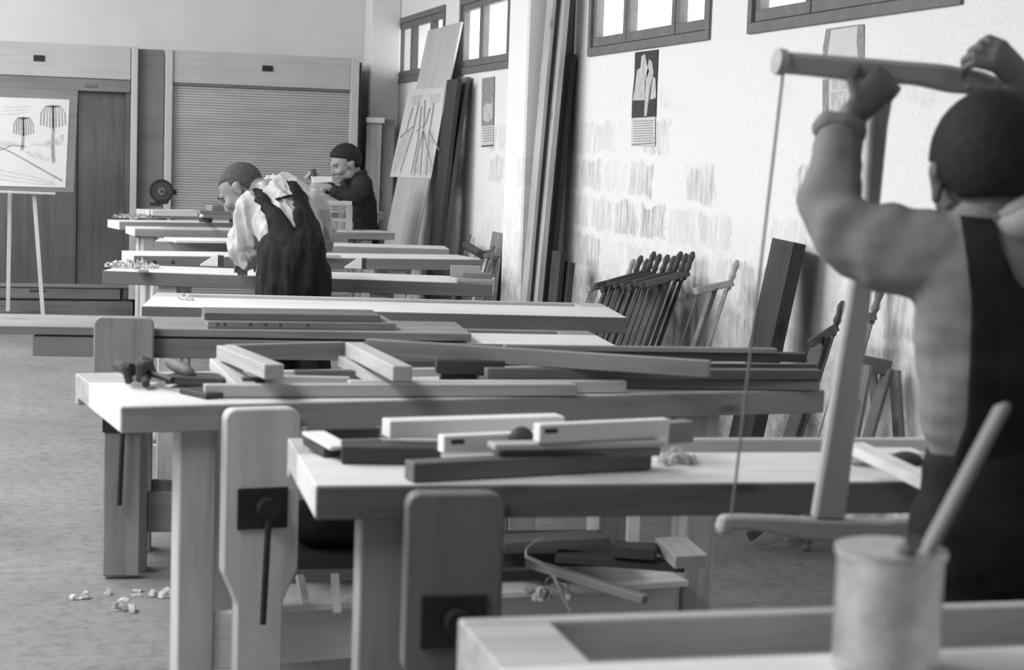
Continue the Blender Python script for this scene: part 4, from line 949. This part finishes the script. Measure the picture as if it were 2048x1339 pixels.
shoes(t1, [Vector((hip.x-.09, Y1, 0)), Vector((hip.x+.09, Y1, 0))], Vector((0, 1, 0)))

# the bow saw he holds
YB1 = 3.035
c = Yp(1700, 600, YB1); t = empty('bow_saw', Yp(1655, 1060, YB1), 'large bow saw held upright by the man in the grey sweater', 'saw')
def pxprism(name, pts, Y, th, m, parent, bev=.004, smooth=False):
    P = [Yp(x, y, Y) for x, y in pts]; c = sum(P, Vector())/len(P)
    o = prism(name, [((p-c).x, (p-c).z) for p in P], th, m, None, Matrix.Translation((c.x, Y-th/2, c.z)), bev, smooth); inv_parent(o, parent); return o
BEECH = wood('saw_frame_beech', .42, contrast=.35, knots=False); BEECHZ = wood('saw_frame_beech_upright', .42, 'z', contrast=.3, knots=False)
pxprism('cheek', [(1562, 104), (1600, 106), (1800, 122), (1880, 128), (1960, 142), (2000, 158), (2006, 176), (1990, 192), (1900, 186), (1830, 170), (1790, 168), (1740, 166), (1620, 152), (1562, 147)], YB1, .03, BEECH, t, .008)
inv_parent(rod('end_peg', Yp(1552, 122, YB1), Yp(1568, 125, YB1), .024, BEECH, seg=16), t)
pxprism('cheek', [(1440, 1030), (1470, 1028), (1560, 1031), (1640, 1036), (1760, 1039), (1872, 1030), (1885, 1040), (1885, 1066), (1780, 1076), (1690, 1084), (1600, 1076), (1500, 1058), (1462, 1058), (1444, 1070), (1432, 1060)], YB1, .03, BEECH, t, .006)
pxprism('stretcher', [(1738, 168), (1786, 172), (1772, 250), (1757, 400), (1742, 565), (1716, 780), (1686, 1037), (1624, 1035), (1662, 800), (1700, 565), (1726, 400), (1736, 250)], YB1+.001, .026, BEECHZ, t, .005)
inv_parent(rod('cord', Yp(1566, 148, YB1), Yp(1462, 1040, YB1), .0028, CORD, seg=8), t)
P, Rr = smooth_path([Yp(1975, 172, YB1), Yp(1998, 178, YB1), Yp(2022, 184, YB1), Yp(2050, 190, YB1)], [.017, .024, .022, .014]); bm = bmesh.new(); tube_into(bm, P, Rr)
inv_parent(link('handle', bm, BEECH, mw=Matrix.Identity(4), smooth=True), t)
a, b = Yp(1990, 190, YB1), Yp(1878, 1035, YB1); o = slab_quad('blade', a-Vector((.002, .02, 0)), a+Vector((.0, .02, 0)), b-a, .0012, STEEL, bev=0); inv_parent(o, t)

# ---- 2. the man in the white shirt, bent over his bench
Y2 = 8.02
def K2(x, y, Y=Y2): return Yp(x, y, Y)
hip = K2(588, 545); t2 = empty('person', (hip.x, Y2, 0), 'person in a white shirt and dark overalls bent over a bench', 'person')
hc = K2(481, 375, 8.46); hf = Vector((-.62, .25, -.62)); hu = Vector((-.45, .35, .62))
bm = bmesh.new(); hm, hq = head(bm, hc, hf, hu, 1.12)
limb(bm, [hc-hf*.04, K2(512, 378, 8.42), K2(545, 385, 8.32)], [.06, .056, .065])
limb(bm, [K2(560, 400, 8.25), K2(575, 450, 8.12), K2(586, 510), hip], [(.105, .06), (.11, .075), (.105, .08), (.11, .085)])
SL, EL, WL = K2(506, 415, 8.26), K2(494, 500, 8.28), K2(492, 524, 8.46)
SR, ER, WR = K2(620, 405, 8.22), K2(650, 455, 8.32), K2(656, 472, 8.52)
for a, b, c2 in ((SL, EL, WL), (SR, ER, WR)): limb(bm, [a, b], [.045, .036]); limb(bm, [b, c2], [.036, .024])
hand(bm, WL, Vector((-.1, .95, -.15)), Vector((0, 0, 1)), 1, (.5, .6, .4), 1); hand(bm, WR, Vector((.1, .9, -.3)), Vector((.2, .2, 1)), 1, (.4, .6, .4), -1)
for k in (-1, 1): limb(bm, [hip+Vector((k*.08, 0, -.02)), hip+Vector((k*.09, .01, -.35)), Vector((hip.x+k*.10, Y2, .06))], [.08, .056, .04])
remeshed('body', bm, SKIN_M, t2, .007, 4)
hair_cap('hair', hc, hm, 1.12, HAIRS, t2, .004, lift=.1); eyes(hc, hm, 1.12, t2)
bm = bmesh.new()
limb(bm, [K2(541, 388, 8.34), K2(558, 402, 8.28), K2(572, 435, 8.18), K2(580, 470, 8.08), K2(586, 505)], [(.10, .075), (.152, .10), (.155, .11), (.145, .115), (.14, .12)], seg=24)
limb(bm, [K2(525, 402, 8.28), SL, K2(497, 455, 8.28), K2(495, 497, 8.29), K2(500, 514, 8.27)], [.055, .074, .080, .086, .06], seg=18)
limb(bm, [EL, K2(492, 514, 8.36), K2(492, 520, 8.42)], [.07, .055, .045])
limb(bm, [K2(605, 400, 8.24), SR, K2(638, 435, 8.28), ER, K2(653, 466, 8.42)], [.055, .066, .062, .056, .04])
def shirt_fold(p):
    q = Vector((p.x*1.7+p.z*.5, p.y*1.1, p.z*.75)); a = noise.noise(q*9); b = noise.noise(q*17+Vector((3, 1, 7)))
    return .012 - .030*min(abs(a)*1.6, .6) - .012*min(abs(b)*1.8, .6)
sh = remeshed('shirt', bm, SHIRT, t2, .008, 4, shirt_fold)
bm = bmesh.new()
limb(bm, [K2(586, 496, 8.02), K2(587, 530), K2(589, 565)], [(.142, .13), (.148, .135), (.155, .14)], seg=24)
for k in (-1, 1): limb(bm, [hip+Vector((k*.075, 0, -.0)), hip+Vector((k*.09, .0, -.35)), Vector((hip.x+k*.10, Y2, .09))], [.095, .085, .08])
tr2 = remeshed('overalls', bm, OVER, t2, .010, 5, fold(.02, 10, Vector((2.2, 1, .35))))
tree = bvh_of(sh)
drape('strap', [(503, 384), (520, 410), (534, 440), (542, 475), (543, 508)], [(517, 380), (540, 402), (565, 430), (588, 462), (596, 480), (600, 508)], tree, OVER, t2, .009, .006, 8, 26)
drape('strap', [(573, 364), (583, 385), (588, 415), (590, 450), (592, 480), (596, 508)], [(592, 368), (612, 395), (628, 430), (637, 460), (646, 492), (650, 508)], tree, OVER, t2, .009, .006, 8, 26)
drape('cross_strap', [(554, 401), (557, 404)], [(584, 390), (586, 394)], tree, OVER, t2, .009, .004, 8, 2)
shoes(t2, [Vector((hip.x-.10, Y2, 0)), Vector((hip.x+.10, Y2, 0))], Vector((0, 1, 0)))

# ---- 3. the boy in the dark jacket sawing at the far bench
Y3 = 12.72
def K3(x, y, Y=Y3): return Yp(x, y, Y)
hip = K3(725, 470); t3 = empty('person', (hip.x, Y3, 0), 'person in a dark jacket seen from the side, sawing at the far bench', 'person')
hc = K3(690, 322, 12.70); hf = Vector((-.86, -.22, -.38)); hu = Vector((-.32, -.1, .93))
bm = bmesh.new(); hm, hq = head(bm, hc, hf, hu, 1.12)
limb(bm, [hc-hu*.05+Vector((.03, 0, 0)), K3(708, 350), K3(716, 375)], [.058, .058, .07])
limb(bm, [K3(722, 375), K3(728, 420), hip], [(.09, .12), (.09, .11), (.10, .12)])
SL, EL, WL = K3(725, 372, 12.60), K3(706, 398, 12.50), K3(655, 374, 12.50)
SR, ER, WR = K3(705, 368, 12.86), K3(682, 392, 12.84), K3(644, 366, 12.66)
for a, b, c2 in ((SL, EL, WL), (SR, ER, WR)): limb(bm, [a, b], [.045, .036]); limb(bm, [b, c2], [.036, .024])
hand(bm, WL, Vector((-1, .1, .15)), Vector((0, -.6, .8)), 1.1, (.6, .8, .5), -1); hand(bm, WR, Vector((-.75, .0, .6)), Vector((.2, .8, .5)), 1.1, (.7, .8, .6), 1)
for k in (-1, 1): limb(bm, [hip+Vector((0, k*.08, -.02)), hip+Vector((0, k*.09, -.35)), Vector((hip.x, Y3+k*.10, .06))], [.08, .056, .04])
remeshed('body', bm, SKIN_L, t3, .007, 4)
hair_cap('hair', hc, hm, 1.12, HAIR, t3, .016); eyes(hc, hm, 1.12, t3)
bm = bmesh.new()
limb(bm, [K3(712, 358), K3(719, 375), K3(724, 410), K3(728, 450), K3(728, 480)], [(.075, .10), (.095, .15), (.10, .15), (.10, .14), (.11, .15)], seg=20)
limb(bm, [K3(718, 368, 12.68), K3(725, 372, 12.6), K3(720, 385, 12.55), EL], [.07, .075, .065, .055]); limb(bm, [EL, K3(668, 381, 12.50)], [.055, .042])
limb(bm, [K3(712, 366, 12.8), SR, ER], [.07, .07, .052]); limb(bm, [ER, K3(655, 374, 12.72)], [.05, .04])
remeshed('jacket', bm, JACKET, t3, .010, 5, fold(.012, 8))
bm = bmesh.new(); ring_tube(bm, K3(711, 352), Vector((-.4, 0, .9)), .07, .02)
inv_parent(link('collar', bm, JACKET, mw=Matrix.Identity(4), smooth=True), t3)
bm = bmesh.new()
for k in (-1, 1): limb(bm, [hip+Vector((0, k*.07, -.0)), hip+Vector((0, k*.09, -.35)), Vector((hip.x, Y3+k*.10, .09))], [.095, .085, .08])
remeshed('trousers', bm, JACKET, t3, .012, 4)
shoes(t3, [Vector((hip.x, Y3-.10, 0)), Vector((hip.x, Y3+.10, 0))], Vector((-1, 0, 0)))
YS3 = 12.52
t = empty('bow_saw', Yp(646, 455, YS3), 'small pale bow saw in the hands of the boy in the dark jacket', 'saw')
pxprism('cheek', [(622, 352), (664, 353), (665, 364), (625, 366)], YS3, .03, PINE_W, t, .003)
pxprism('stretcher', [(643, 366), (650, 366), (649, 415), (642, 415)], YS3, .02, PINE_WZ, t, .002)
pxprism('cheek', [(624, 412), (664, 412), (664, 420), (624, 420)], YS3, .025, PINE_W, t, .003)
inv_parent(rod('cord', Yp(661, 364, YS3), Yp(661, 414, YS3), .003, CORD, seg=6), t); inv_parent(rod('blade', Yp(628, 365, YS3), Yp(628, 413, YS3), .006, STEEL, seg=4), t)
inv_parent(rod('handle', Yp(628, 352, YS3), Yp(626, 338, YS3), .02, SAWD), t)
bpy.context.view_layer.update()
